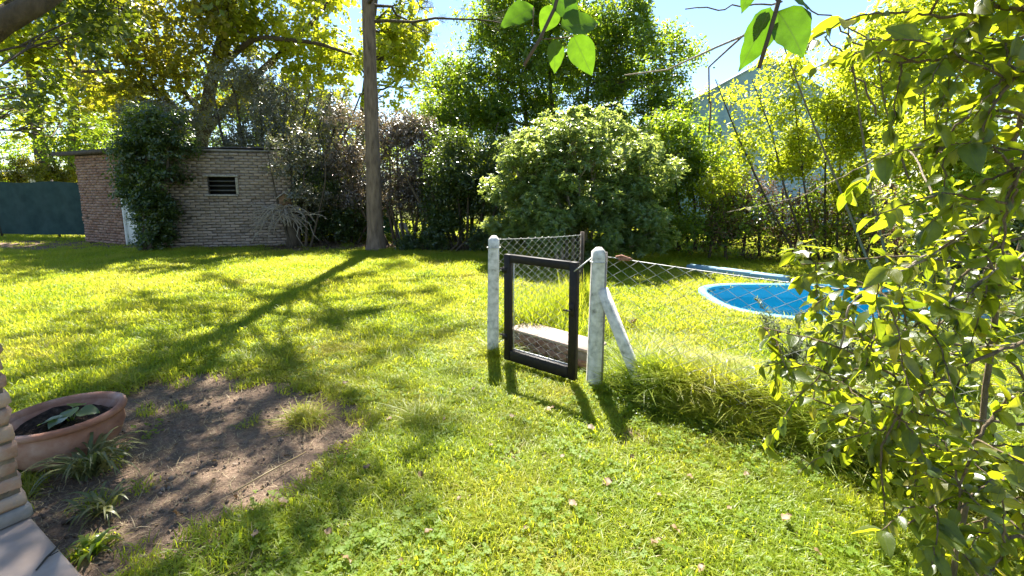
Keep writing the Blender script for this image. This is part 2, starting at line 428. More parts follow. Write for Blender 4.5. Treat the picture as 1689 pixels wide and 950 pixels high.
def water_mat():
    m = NT('pool water')
    fr = m.n('ShaderNodeFresnel'); fr.inputs[0].default_value = 1.33
    n = m.noise(m.pos(), 7., 3); b = m.bump(n, .12, .03)
    m.l(b, fr.inputs['Normal'])
    gl = m.n('ShaderNodeBsdfGlossy'); gl.inputs['Roughness'].default_value = .03; m.l(b, gl.inputs['Normal'])
    tp = m.n('ShaderNodeBsdfTransparent'); tp.inputs[0].default_value = (.50, .90, .90, 1)
    mx = m.n('ShaderNodeMixShader'); m.l(fr.outputs[0], mx.inputs[0]); m.l(tp.outputs[0], mx.inputs[1]); m.l(gl.outputs[0], mx.inputs[2])
    m.l(mx.outputs[0], m.out.inputs[0])
    return m.m
M['water'] = water_mat()

# ------------------------------------------------------------------ foliage tools
def tpl(kind):
    if kind == 'diamond':
        v = [(0, 0, 0), (-.26, .42, .05), (0, 1, -.10), (.26, .42, .05)]; t = [(0, 3, 2), (0, 2, 1)]
    elif kind == 'narrow':
        v = [(0, 0, 0), (-.15, .5, .03), (0, 1, -.08), (.15, .5, .03)]; t = [(0, 3, 2), (0, 2, 1)]
    elif kind == 'lobed':
        v = [(0, 0, 0), (-.30, .25, .03), (-.42, .62, -.02), (-.12, .66, .03), (0, 1.05, -.10), (.12, .66, .03), (.42, .62, -.02), (.30, .25, .03)]
        t = [(0, 3, 1), (1, 3, 2), (0, 5, 3), (3, 5, 4), (0, 7, 5), (7, 6, 5)]
    elif kind == 'ovate':
        return ovate(-.10, .06)[:2]
    elif kind == 'needle':
        v = [(-.018, 0, 0), (.018, 0, 0), (0, 1, 0)]; t = [(0, 1, 2)]
    return np.array(v, float), np.array(t, int)

def ovate(curl, fold, wid=.29, seg=4, wav=0.0):
    """pointed oval leaf along +Y, length 1, folded on its midrib; returns v, t, uv"""
    ys = np.linspace(0, 1, seg + 1); prof = np.sin(np.pi * ys ** .70) ** .95 * wid * 1.04
    prof[-1] = 0; prof[0] = 0.012
    v = []; uv = []
    for i, (y, w) in enumerate(zip(ys, prof)):
        z = curl * y * y
        for sx in (-1, 0, 1):
            v.append((sx * w, y, z + (abs(sx) * fold * w / wid) + wav * math.sin(i * 2.1 + sx * 1.3) * abs(sx)))
            uv.append((.5 + sx * w / wid * .5, y))
    t = []
    for i in range(seg):
        for j in (0, 1):
            a = i * 3 + j
            t += [(a, a + 1, a + 4), (a, a + 4, a + 3)]
    return np.array(v), np.array(t), np.array(uv)

def frames(d, n):
    d = d / (np.linalg.norm(d, axis=1)[:, None] + 1e-9)
    x = np.cross(d, n); x /= np.linalg.norm(x, axis=1)[:, None] + 1e-9
    z = np.cross(x, d)
    return x, d, z

def leaves_np(p, d, n, s, kind, wide=1.0):
    v0, t0 = tpl(kind); k = len(v0)
    x, y, z = frames(d, n)
    w = np.asarray(wide) if np.ndim(wide) else np.full(len(p), wide)
    v = p[:, None, :] + s[:, None, None] * (x[:, None, :] * (v0[None, :, 0:1] * w[:, None, None]) + y[:, None, :] * v0[None, :, 1:2] + z[:, None, :] * v0[None, :, 2:3])
    t = t0[None] + (np.arange(len(p)) * k)[:, None, None]
    return v.reshape(-1, 3), t.reshape(-1, 3)

def unit(n):
    a = rng.normal(size=(n, 3)); return a / np.linalg.norm(a, axis=1)[:, None]

def sprays(clumps, leaf, per, tl, style='alt', up=.35, droop=0.0, lsd=.25):
    """leaves along short twigs spread through ellipsoid clumps: clumps = [(centre, (rx, ry, rz), twigs)]"""
    P, D, N, S = [], [], [], []
    for c, r, nt in clumps:
        nt = int(nt)
        if nt < 1: continue
        u = unit(nt); rad = rng.random(nt) ** .45
        o = np.array(c) + u * rad[:, None] * np.array(r)
        td = u * .7 + unit(nt) * .6 + np.array([0, 0, up]); td /= np.linalg.norm(td, axis=1)[:, None]
        L = tl * rng.uniform(.6, 1.3, nt)
        k = per
        f = (np.arange(k) + .5) / k
        pp = o[:, None, :] + td[:, None, :] * (f[None, :, None] * L[:, None, None])
        if style == 'rosette':
            pp = o[:, None, :] + td[:, None, :] * (.02 * f[None, :, None])
        side = np.cross(td, unit(nt)); side /= np.linalg.norm(side, axis=1)[:, None] + 1e-9
        bi = np.cross(td, side)
        ang = (np.arange(k) * 2.4)[None, :] + rng.uniform(0, 6, nt)[:, None]
        rd = side[:, None, :] * np.cos(ang)[..., None] + bi[:, None, :] * np.sin(ang)[..., None]
        tilt = .45 if style == 'rosette' else .55
        dd = rd + td[:, None, :] * tilt + rng.normal(size=rd.shape) * .25 + np.array([0, 0, -droop])
        nn = td[:, None, :] * .8 - rd * .3 + np.array([0, 0, .6]) + rng.normal(size=rd.shape) * .45
        P.append(pp.reshape(-1, 3)); D.append(dd.reshape(-1, 3)); N.append(nn.reshape(-1, 3))
        S.append(leaf * rng.uniform(1 - lsd * 1.6, 1 + lsd, nt * k))
    return np.concatenate(P), np.concatenate(D), np.concatenate(N), np.concatenate(S)

def crown(name, mat, parent, clumps, leaf, per=7, tl=.3, kind='diamond', style='alt', up=.35, droop=0., wide=1.0, zmin=.02):
    p, d, n, s = sprays(clumps, leaf, per, tl, style, up, droop)
    k = p[:, 2] > zmin; p, d, n, s = p[k], d[k], n[k], s[k]
    v, t = leaves_np(p, d, n, s, kind, wide)
    org = np.array(parent.location) if parent is not None else np.zeros(3)
    return link(name, mesh_np(name, v - org, t), mat, parent)

def bez(a, b, c, n=8):
    t = np.linspace(0, 1, n)[:, None]
    a, b, c = (np.array(tuple(q), float) for q in (a, b, c))
    return (1 - t) ** 2 * a + 2 * t * (1 - t) * b + t * t * c

def wobble(pts, amp):
    P = np.array(pts, float); n = len(P)
    w = rng.normal(size=P.shape) * amp; w[0] = 0; w[-1] *= .3
    return P + w

def split_clumps(c, R, n, size, twigs, flat=.8, seed=None, shell=.35):
    """n clump centres inside an ellipsoid, kept apart, each a smaller ellipsoid"""
    out = []; tries = 0; c = np.array(tuple(c)); R = np.array(R, float)
    while len(out) < n and tries < n * 60:
        tries += 1
        u = unit(1)[0] * (shell + (1 - shell) * rng.random() ** .6)
        p = c + u * R
        if any(np.linalg.norm((p - q[0])) < size * .75 for q in out): continue
        s = size * rng.uniform(.65, 1.3)
        out.append((p, (s, s, s * flat * rng.uniform(.75, 1.15)), twigs * (s / size) ** 2 * rng.uniform(.7, 1.3)))
    return out

def plant(name, label, cat, base, trunks, clumps, leafmat, leaf, barkmat='bark', per=7, tl=.3, kind='diamond', style='alt', up=.35,
          droop=0., wide=1., group=None, trunk_name='trunk', crown_name='crown', limb_r=.03, limbs=True, sides=7, extra=None):
    """a tree or shrub: trunks = [(points, r0, r1)], limbs run from the trunks to the clumps"""
    base = Vector(base)
    root = tag(empty(name, base), label, cat, group)
    tb = MB()
    ends = []
    for pts, r0, r1 in trunks:
        P = np.array([tuple(q) for q in pts], float) - np.array(base)
        m = max(2, len(P) * 4)
        t = np.linspace(0, len(P) - 1, m); Q = np.stack([np.interp(t, np.arange(len(P)), P[:, i]) for i in range(3)], 1)
        if m > 4:
            Q[1:-1] = (Q[:-2] + Q[1:-1] * 2 + Q[2:]) / 4
        rr = np.linspace(r0, r1, m); rr[0] *= 1.35
        tb.tube(Q, rr, max(sides, 7)); ends.append(Q)
    if limbs:
        for c, r, nt in clumps:
            c = np.array(c) - np.array(base)
            best = None
            for Q in ends:
                dd = np.linalg.norm((Q - c) * np.array([1, 1, .7]), axis=1) + np.where(Q[:, 2] > c[2] - .1, 1.5, 0)
                i = int(np.argmin(dd))
                if best is None or dd[i] < best[0]: best = (dd[i], Q[i])
            a = best[1]; mid = (a + c) / 2 + np.array([0, 0, .12]) * np.linalg.norm(c - a)
            path = wobble(bez(a, mid, c, 7), .03 * np.linalg.norm(c - a))
            tb.tube(path, np.linspace(limb_r, limb_r * .25, 7), 5)
            for _ in range(3):
                e = c + unit(1)[0] * np.array(r) * .8
                tb.tube(bez(path[4], (path[4] + e) / 2 + np.array([0, 0, .05]), e, 4), np.linspace(limb_r * .4, limb_r * .12, 4), 4)
    if tb.n: tb.build(trunk_name, M[barkmat], root, smooth=True)
    crown(crown_name, M[leafmat], root, clumps, leaf, per, tl, kind, style, up, droop, wide)
    return root

# ------------------------------------------------------------------ key places
A_SHED, B_SHED, C_SHED = Vector((-13.1, 13.4, 0)), Vector((-9.25, 11.75, 0)), Vector((-6.25, 12.54, 0))
POST_A, POST_B = gp(813, 578), gp(979, 636)
FDIR = Vector((1.22, -.95, 0)).normalized()                    # the fence from the gate towards the porch
DIRT = [gp(*q) for q in ((205, 640), (330, 612), (470, 635), (575, 652), (610, 690), (550, 775), (455, 840), (345, 910), (275, 975), (90, 975), (30, 830), (10, 700), (110, 660))]
SLAB = [gp(*q) for q in ((45, 852), (132, 952))]
POOL_C, POOL_R, POOL_ANG = Vector((4.42, 5.98, 0)), (1.52, .97), math.radians(-4)
def pool_outline(grow=0.0, n=56, pw=.42):
    out = []
    for i in range(n):
        a = 2 * PI * i / n; c, s = math.cos(a), math.sin(a)
        x = math.copysign(abs(c) ** (pw * 1.5), c) * (POOL_R[0] + grow); y = math.copysign(abs(s) ** (pw * 1.5), s) * (POOL_R[1] + grow)
        out.append((POOL_C.x + x * math.cos(POOL_ANG) - y * math.sin(POOL_ANG), POOL_C.y + x * math.sin(POOL_ANG) + y * math.cos(POOL_ANG)))
    return out

def bare_fn(x, y):
    """1 where earth shows, 0 in full lawn"""
    w = fbm(x, y, 2.2, 3.0) - .5
    d = poly_dist(x, y, DIRT)
    b = np.clip(.5 - (d + w * 1.0 + (fbm(x, y, 9., 33.) - .5) * .5) / .30, 0, 1)
    b = np.maximum(b, np.clip((y - 10.9 + (x + 1) * .12 * (x > -1) - w * 1.2) / .5, 0, 1) * (x > -6.5) * (x < .6) * .95)       # litter under the hedge
    b = np.maximum(b, np.clip((y - 11.3 - w * 1.0 + (x + 9) * .0) / .4, 0, 1) * (x <= -6.5) * .8)
    b = b * (y < 13.6)
    sx = (x - POST_B.x) * FDIR.x + (y - POST_B.y) * FDIR.y; q = -(x - POST_B.x) * FDIR.y + (y - POST_B.y) * FDIR.x + (vnoise(x, y, 3.1, 7.) - .5) * .16
    b = np.maximum(b, np.clip(1.6 - np.abs(q + .02) / .07, 0, 1) * (sx > .25) * (sx < 3.6))
    spots = np.clip((fbm(x, y, 1.25, 21.0) - .70) * 6, 0, .7)
    b = np.maximum(b, spots * (y < 9))
    return b

# ------------------------------------------------------------------ ground
def ground_z(x, y):
    r = np.hypot(x, y)
    z = (fbm(x, y, .8, 40.) - .5) * .07 + (fbm(x, y, 4., 50.) - .5) * .02
    z = z * np.clip(1 - (r - 25) / 20, 0, 1)
    sx = (x - POST_B.x) * FDIR.x + (y - POST_B.y) * FDIR.y; q = -(x - POST_B.x) * FDIR.y + (y - POST_B.y) * FDIR.x
    q = q + (vnoise(x, y, 3.1, 7.) - .5) * .16
    face = np.clip((q + .02) / .10, 0, 1) * np.clip(1 - (q - .25) / 1.1, 0, 1)
    return z + .22 * face * np.clip((sx - .05) / .35, 0, 1) * np.clip((4.2 - sx) / .6, 0, 1)
def make_ground():
    fine_x = np.arange(-9, 9.01, .09); fine_y = np.arange(.3, 13.01, .09)
    def ext(a, far):
        lo = a[0] - np.cumsum(np.geomspace(.15, far, 34)); hi = a[-1] + np.cumsum(np.geomspace(.15, far, 34))
        return np.concatenate([lo[::-1], a, hi])
    xs, ys = ext(fine_x, 130.), ext(fine_y, 130.)
    X, Y = np.meshgrid(xs, ys); nx, ny = len(xs), len(ys)
    Z = ground_z(X, Y); b = bare_fn(X, Y)
    Z = Z - b * .012
    i, j = np.meshgrid(np.arange(nx - 1), np.arange(ny - 1)); a = (j * nx + i).ravel()
    q = np.stack([a, a + 1, a + nx + 1, a + nx], -1)
    cx, cy = X.ravel()[q].mean(1), Y.ravel()[q].mean(1)
    q = q[~in_poly(cx, cy, pool_outline(.0))]
    me = mesh_np('lawn_ground', np.stack([X.ravel(), Y.ravel(), Z.ravel()], -1), q, smooth=True)
    at_ = me.attributes.new('bare', 'FLOAT', 'POINT'); at_.data.foreach_set('value', b.ravel().astype(np.float32))
    o = link('ground', me, M['ground']); o['kind'] = 'structure'
    return o
make_ground()
def gz(p): return float(ground_z(np.array([p[0]]), np.array([p[1]]))[0])

# porch paving in the corner
def porch():
    a, b = SLAB; d = (b - a).normalized(); nrm = Vector((d.y, -d.x, 0))
    if nrm.x > 0: nrm = -nrm
    a2, b2 = a - d * .02, b + d * 2.6
    root = empty('porch_paving', (0, 0, 0)); root['kind'] = 'structure'
    ang = math.atan2(d.y, d.x)
    Mz = Matrix.Rotation(ang, 3, 'Z')
    L = 1.25
    for k in range(3):
        c = a2 + d * (L * (k + .5)) + nrm * .60
        mb = MB(); mb.box((0, 0, 0), (L - .012, 1.16, .09), None, 0, .010)
        mb.build('paving_slab', M['slab'], root, loc=(c.x, c.y, .045), rot=(0, 0, ang))
    c = a2 + d * (L * 1.5) + nrm * .60
    mb = MB(); mb.box((0, 0, 0), (L * 3 - .04, 1.10, .05)); mb.build('paving_bed', M['kerb_cement'], root, loc=(c.x, c.y, .012), rot=(0, 0, ang))
    return a, d, nrm, ang
PA, PD, PN, PANG = porch()

# ------------------------------------------------------------------ the brick shed
def brick_meshes(l, w, h, n=4, jit=.006, bev=.007):
    out = []
    for i in range(n):
        mb = MB(); mb.box((0, 0, 0), (l, w, h), None, jit, bev); out.append(mb.mesh('brick'))
    return out

def shed():
    root = tag(empty('brick_shed', B_SHED), 'small brick shed with flat tin roof and a narrow louvred window', 'shed')
    H, ch, bl, bd = 2.62, .078, .228, .11
    def wall_run(P, Q, mat, holes, allowed, budget):
        d = (Q - P); L = d.length; d.normalize(); nrm = Vector((d.y, -d.x, 0))
        if nrm.y > 0: nrm = -nrm
        ang = math.atan2(d.y, d.x)
        ms = brick_meshes(bl - .014, bd, ch - .014); hs = brick_meshes(bl / 2 - .014, bd, ch - .014)
        for m_ in ms + hs: m_.materials.append(mat)
        cand = []
        for r in range(int(H / ch)):
            z = ch * (r + .5); x = -bl / 2 if r % 2 else 0.0
            while x < L - .02:
                x0, x1 = max(x, 0), min(x + bl, L); x += bl
                if x1 - x0 < .06: continue
                hole = False
                for (h0, h1, z0, z1) in holes:
                    if x1 > h0 + .02 and x0 < h1 - .02 and z > z0 and z < z1:
                        if x0 < h0 - .07: x1 = h0
                        elif x1 > h1 + .07: x0 = h1
                        else: hole = True
                if hole: continue
                c = P + d * ((x0 + x1) / 2)
                px, py = project(c.x, c.y, z)
                cand.append((x0, x1, z, c, allowed(px, py)))
        rest = MB(); n_ = 0
        for x0, x1, z, c, ok in sorted(cand, key=lambda q: not q[4]):
            off = rng.normal() * .008; z = z + rng.normal() * .003
            loc = c - Vector(B_SHED) + nrm * off
            w_ = x1 - x0
            if ok and n_ < budget:
                half = w_ < bl * .75
                o = link('brick', random.choice(hs if half else ms), None, root, (loc.x, loc.y, z), (rng.normal() * .01, rng.normal() * .01, ang + rng.normal() * .012))
                o.scale = ((w_ - .014) / ((bl / 2 if half else bl) - .014), 1, rng.uniform(.93, 1.05)); n_ += 1
            else:
                rest.box((loc.x, loc.y, z), (w_ - .014, bd, ch - .014), Matrix.Rotation(ang, 3, 'Z'), .004)
        if rest.n:
            o = rest.build('brick_courses', mat, root); o['kind'] = 'stuff'
        return d, nrm, ang, L
    # window opening on the long wall
    dm = (C_SHED - B_SHED); Lm = dm.length; dmn = dm.normalized()
    def along(px, P, dn):
        k = (px - PW / 2) / FPX          # solve x = k * y/cos-ish on the wall line at eye level
        return ((k * (P.y * math.cos(PITCH)) - P.x) / (dn.x - k * dn.y * math.cos(PITCH)))
    w0, w1 = along(345, B_SHED, dmn), along(391, B_SHED, dmn)
    z0 = at(367, 320, (B_SHED + dmn * w0).y).z; z1 = at(367, 292, (B_SHED + dmn * w0).y).z
    ds = (A_SHED - B_SHED); dsn = ds.normalized()
    d0, d1 = along(262, B_SHED, dsn), along(200, B_SHED, dsn)
    dm_, nm, am, Lm = wall_run(B_SHED, C_SHED, M['shed_brick'], [(w0, w1, z0 - .03, z1 + .03)], lambda px, py: 285 < px < 470 and 250 < py < 412, 215)
    ds_, ns, as_, Ls = wall_run(B_SHED, A_SHED, M['red_brick'], [(d0, d1, -1, 2.05)], lambda px, py: px < 206, 85)
    # mortar cores, with the openings left out
    def core(P, dn, nrm, ang, spans, name):
        mb = MB()
        for x0, x1, a0, a1 in spans:
            c = P + dn * ((x0 + x1) / 2) - nrm * .030 - Vector(B_SHED)
            mb.box((c.x, c.y, (a0 + a1) / 2), (x1 - x0, .125, a1 - a0), Matrix.Rotation(ang, 3, 'Z'))
        mb.build(name, M['dark_mortar'], root)
    core(B_SHED, dm_, nm, am, [(.03, w0, 0, H), (w1, Lm, 0, H), (w0, w1, 0, z0), (w0, w1, z1, H)], 'mortar_core')
    core(B_SHED, ds_, ns, as_, [(.06, d0, 0, H), (d1, Ls, 0, H), (d0, d1, 2.05, H)], 'mortar_core')
    # back walls and dark inside
    D_ = A_SHED + (C_SHED - B_SHED)
    mb = MB()
    for P, Q in ((A_SHED, D_), (D_, C_SHED)):
        d = Q - P; c = (P + Q) / 2 - Vector(B_SHED)
        mb.box((c.x, c.y, H / 2), (d.length - .2, .12, H), Matrix.Rotation(math.atan2(d.y, d.x), 3, 'Z'))
    mb.build('rear_wall', M['dark_mortar'], root)
    # door, door frame
    c = B_SHED + dsn * ((d0 + d1) / 2) - ns * .03 - Vector(B_SHED); Mz = Matrix.Rotation(as_, 3, 'Z'); W = abs(d1 - d0)
    mb = MB(); mb.box((0, 0, 1.0), (W - .14, .04, 1.98), None, 0, .004); dr = mb.build('door', M['paint_white'], root, loc=(c.x, c.y, .02), rot=(0, 0, as_))
    mb = MB(); mb.tube([(W * .36, .05, 1.0), (W * .36, -.06, 1.0), (W * .28, -.07, 1.0)], .012, 6); mb.build('handle', M['rust'], dr)
    mb = MB()
    for sx in (-1, 1): mb.box((sx * (W / 2 - .035), 0, 1.02), (.065, .15, 2.04), None, 0, .005)
    mb.box((0, 0, 2.03), (W - .145, .148, .055)); mb.build('door_frame', M['paint_white'], root, loc=(c.x, c.y, 0.0), rot=(0, 0, as_))
    # window: surround, louvres, side board
    c = B_SHED + dmn * ((w0 + w1) / 2) - Vector(B_SHED); W = w1 - w0; Hh = z1 - z0
    win = empty('window', (c.x, c.y, z0), am); win.parent = root
    mb = MB(); mb.box((0, -.07, Hh + .035), (W + .16, .12, .05), None, 0, .004); mb.box((0, -.075, -.035), (W + .1, .14, .045), None, 0, .004)
    mb.build('window_surround', M['grey_wood'], win)
    for k in range(3):
        mb = MB(); mb.box((0, 0, 0), (W - .03, .07, .014), Matrix.Rotation(math.radians(25), 3, 'X')); mb.build('louvre', M['louvre'], win, loc=(0, -.01, Hh * (k + .8) / 3.6))
    mb = MB(); mb.box((W / 2 + .035, -.07, Hh * .47), (.065, .05, Hh * .98), None, .004, .004); mb.build('side_board', M['grey_wood'], win)
    mb = MB(); mb.box((0, .0, Hh * .5), (W, .02, .02)); mb.build('crossbar', M['dark_wood'], win)
    mb = MB(); mb.box((0, .30, Hh * .5), (W + .9, .03, Hh + .8)); mb.build('interior_shade_panel', M['dark_void'], win)  # dark panel added behind the opening in place of interior shade
    # coping row and tin roof
    zt = H
    mb = MB()
    cc = (B_SHED + C_SHED) / 2 - Vector(B_SHED) - nm * .0
    mb.box((cc.x, cc.y, zt + .012), (Lm + .06, .17, .05), Matrix.Rotation(am, 3, 'Z'), .006)
    mb.build('coping', M['kerb_cement'], root)
    mb = MB()                                                   # corrugated sheets over the side with an overhang
    u = dsn; v = (C_SHED - B_SHED).normalized()
    n = 90; L_ = Ls + .75
    top = []
    for i in range(n + 1):
        s = -.1 + L_ * i / n; zz = .10 + .018 * math.sin(i * 2 * PI / 4)
        for off in (-.32, Lm * .55, Lm + .1):
            p = u * s + v * off; sag = -.06 * (off < 0)
            top.append((p.x, p.y, zt + zz + sag))
    top = np.array(top); t = []
    for i in range(n):
        for j in range(2):
            a_ = i * 3 + j; t += [(a_, a_ + 3, a_ + 4), (a_, a_ + 4, a_ + 1)]
    mb.add(top, t); mb.add(top - np.array([0, 0, .012]), np.array(t)[:, ::-1])
    mb.build('tin_roof', M['tin'], root)
    mb = MB(); f0 = u * -.1 + v * -.325; f1 = u * (Ls + .66) + v * -.325; c = (f0 + f1) / 2
    mb.box((c.x, c.y, zt + .035), ((f1 - f0).length, .025, .11), Matrix.Rotation(as_, 3, 'Z')); mb.build('fascia_board', M['dark_wood'], root)
    mb = MB()
    for off in (-.22, .6):
        P, Q = u * 0 + v * off, u * (Ls + .55) + v * off; c = (P + Q) / 2
        mb.box((c.x, c.y, zt + .02), ((Q - P).length, .07, .09), Matrix.Rotation(as_, 3, 'Z'))
    mb.build('roof_beam', M['dark_wood'], root)
shed()

# ------------------------------------------------------------------ shade cloth fence, far left
def cloth_fence(name, label, P, Q, h, mat, n=4):
    root = tag(empty(name, P), label, 'fence')
    d = Q - P; L = d.length; ang = math.atan2(d.y, d.x); root.rotation_euler.z = ang
    nx, nz = 60, 10; xs = np.linspace(0, L, nx); zs = np.linspace(.06, 1, nz)
    X, Z = np.meshgrid(xs, zs); sag = .05 * np.sin(X / L * PI * n) ** 2
    Yy = .05 * np.sin(X * 2.1 + Z * 3) * (1 - Z) + .02 * np.sin(X * 7)
    v = np.stack([X, Yy, Z * (h - sag)], -1).reshape(-1, 3)
    i, j = np.meshgrid(np.arange(nx - 1), np.arange(nz - 1)); a = (j * nx + i).ravel()
    t = np.concatenate([np.stack([a, a + 1, a + nx + 1], -1), np.stack([a, a + nx + 1, a + nx], -1)])
    mb = MB(); mb.add(v, t); mb.add(v + np.array([0, .006, 0]), t[:, ::-1])
    mb.build('cloth_panel', mat, root, smooth=True)
    for k in range(n + 1):
        mb = MB(); mb.tube([(L * k / n, .06, 0), (L * k / n, .06, h + .05)], .035, 8); mb.build('post', M['dark_wood'], root)
cloth_fence('shade_cloth_fence', 'dark teal shade cloth fence beside the brick shed', Vector((-24, 15.5, 0)), Vector((-12.9, 14.2, 0)), 1.86, M['cloth'], 5)
cloth_fence('shade_cloth_fence', 'turquoise cloth fence glimpsed through the hedge beyond the birdhouse', at(495, 330, 15).xy.to_3d(), at(645, 330, 15).xy.to_3d(), 1.75, M['green_cloth'], 2)

# ------------------------------------------------------------------ houses beyond
def blue_house():
    Y = 19.0
    ap = at(1268, 98, Y); lf = at(1070, 205, Y); W = (ap.x - lf.x); rz, ez = ap.z, lf.z
    root = tag(empty('gabled_house', (ap.x, Y, 0)), 'pale blue gabled house wall rising behind the garden trees', 'house')
    D = 9.0
    v = [(-W, 0, 0), (W, 0, 0), (W, 0, ez), (0, 0, rz), (-W, 0, ez), (-W, D, 0), (W, D, 0), (W, D, ez), (0, D, rz), (-W, D, ez)]
    t = [(0, 1, 2), (0, 2, 4), (4, 2, 3), (6, 5, 9), (6, 9, 7), (7, 9, 8), (5, 0, 4), (5, 4, 9), (1, 6, 7), (1, 7, 2)]
    mb = MB(); mb.add(v, t); mb.build('wall', M['blue_wall'], root)
    for s in (-1, 1):
        sl = math.atan2(rz - ez, W); L = math.hypot(W, rz - ez) + .12
        mb = MB(); mb.box((0, 0, 0), (L, D + .3, .05), None, 0, .01)
        c = Vector((s * (math.cos(sl) * L / 2), D / 2, rz - math.sin(sl) * L / 2 + .03))
        mb.build('roof', M['grey_roof'], root, loc=c, rot=(0, s * sl, 0))
blue_house()
def far_house():
    P = at(85, 290, 26); root = tag(empty('garden_house', (P.x, 26, 0)), 'low cream house with pale roof beyond the shade cloth fence', 'house')
    mb = MB(); mb.box((0, 2, 1.25), (4.4, 4, 2.5)); mb.build('wall', M['cream_wall'], root)
    mb = MB(); mb.box((0, 2, 2.62), (5.2, 4.8, .2), None, 0, .02); mb.build('roof', M['paint_white'], root)
    mb = MB(); mb.box((.6, -.02, 1.4), (1., .05, .9)); mb.build('window', M['dull_glass'], root)
far_house()

# ------------------------------------------------------------------ gate, posts, chain link
def concrete_post(P, h, label, lean=(0, 0)):
    root = tag(empty('concrete_post', (P.x, P.y, 0)), label, 'fence post')
    w = .052
    mb = MB(); v = []; zs = [-.1, .25, .6, h - .12, h - .035, h]
    for z in zs:
        k = 1.0 if z < h - .03 else .42
        k *= 1.06 - .08 * z
        b = .75
        ring = [(-w, -w * b), (-w * b, -w), (w * b, -w), (w, -w * b), (w, w * b), (w * b, w), (-w * b, w), (-w, w * b)]
        v += [(x * k + lean[0] * z, y * k + lean[1] * z, z) for x, y in ring]
    t = []
    for i in range(len(zs) - 1):
        for j in range(8):
            a, b_ = i * 8 + j, i * 8 + (j + 1) % 8; t += [(a, b_, b_ + 8), (a, b_ + 8, a + 8)]
    v.append((lean[0] * h, lean[1] * h, h + .004)); e = len(v) - 1; s0 = (len(zs) - 1) * 8
    t += [(s0 + j, s0 + (j + 1) % 8, e) for j in range(8)]
    mb.add(v, t); o = mb.build('shaft', M['concrete_post'], root)
    mb = MB(); zc = h - .11
    mb.tube([(math.cos(a) * w * 1.25 + lean[0] * zc, math.sin(a) * w * 1.25 + lean[1] * zc, zc) for a in np.linspace(0, 2 * PI, 17)], .004, 5, False)
    mb.build('wire_tie', M['wire'], root)
    return root
concrete_post(POST_A, 1.13, 'white concrete post at the hinge side of the dark gate', (.014, 0))
concrete_post(POST_B, 1.12, 'white concrete post with a diagonal strut beside the dark gate', (.012, 0))
def strut():
    a = POST_B + FDIR * .05 + Vector((0, 0, .80)); b = POST_B + FDIR * .43 + Vector((0, 0, .02))
    root = tag(empty('post_strut', (a.x, a.y, 0)), 'slanting white concrete strut propping the fence post', 'strut')
    d = b - a; L = d.length; q = d.to_track_quat('X', 'Z').to_matrix()
    mb = MB(); c = (a + b) / 2 - Vector((a.x, a.y, 0)); mb.box(tuple(c), (L, .075, .075), q, .003, .010); mb.build('beam', M['concrete_post'], root)
strut()

def netting(P, Q, hP, hQ, bot, cell=.062, wire=.0016, sagd=.02):
    """woven zig-zag wires between two points"""
    d = Vector((Q.x - P.x, Q.y - P.y, 0)); L = d.length; d.normalize(); nrm = Vector((-d.y, d.x, 0))
    mb = MB(); k = 0; s = 0.0
    while s < L:
        s0 = s; zz = []; z = bot; i = 0
        top = hP + (hQ - hP) * s / L - sagd * math.sin(PI * s / L)
        pts = []
        while z < top:
            off = (cell / 2 if i % 2 else -cell / 2) * (1 if k % 2 else -1) + cell / 2
            x = min(max(s0 + off, 0), L)
            p = P + d * x + nrm * (.003 * (1 if (i + k) % 2 else -1)); pts.append((p.x, p.y, z)); z += cell * .62; i += 1
        off = (cell / 2 if i % 2 else -cell / 2) * (1 if k % 2 else -1) + cell / 2
        p = P + d * min(max(s0 + off, 0), L); pts.append((p.x, p.y, top + .008))
        if len(pts) > 2: mb.tube(pts, wire, 3, False)
        s += cell; k += 1
    return mb
def tension_wires(P, Q, hs, sagd=.02):
    mb = MB()
    for h0, h1 in hs:
        pts = [(P.x + (Q.x - P.x) * t, P.y + (Q.y - P.y) * t, h0 + (h1 - h0) * t - sagd * math.sin(PI * t)) for t in np.linspace(0, 1, 14)]
        mb.tube(pts, .0026, 5)
    return mb
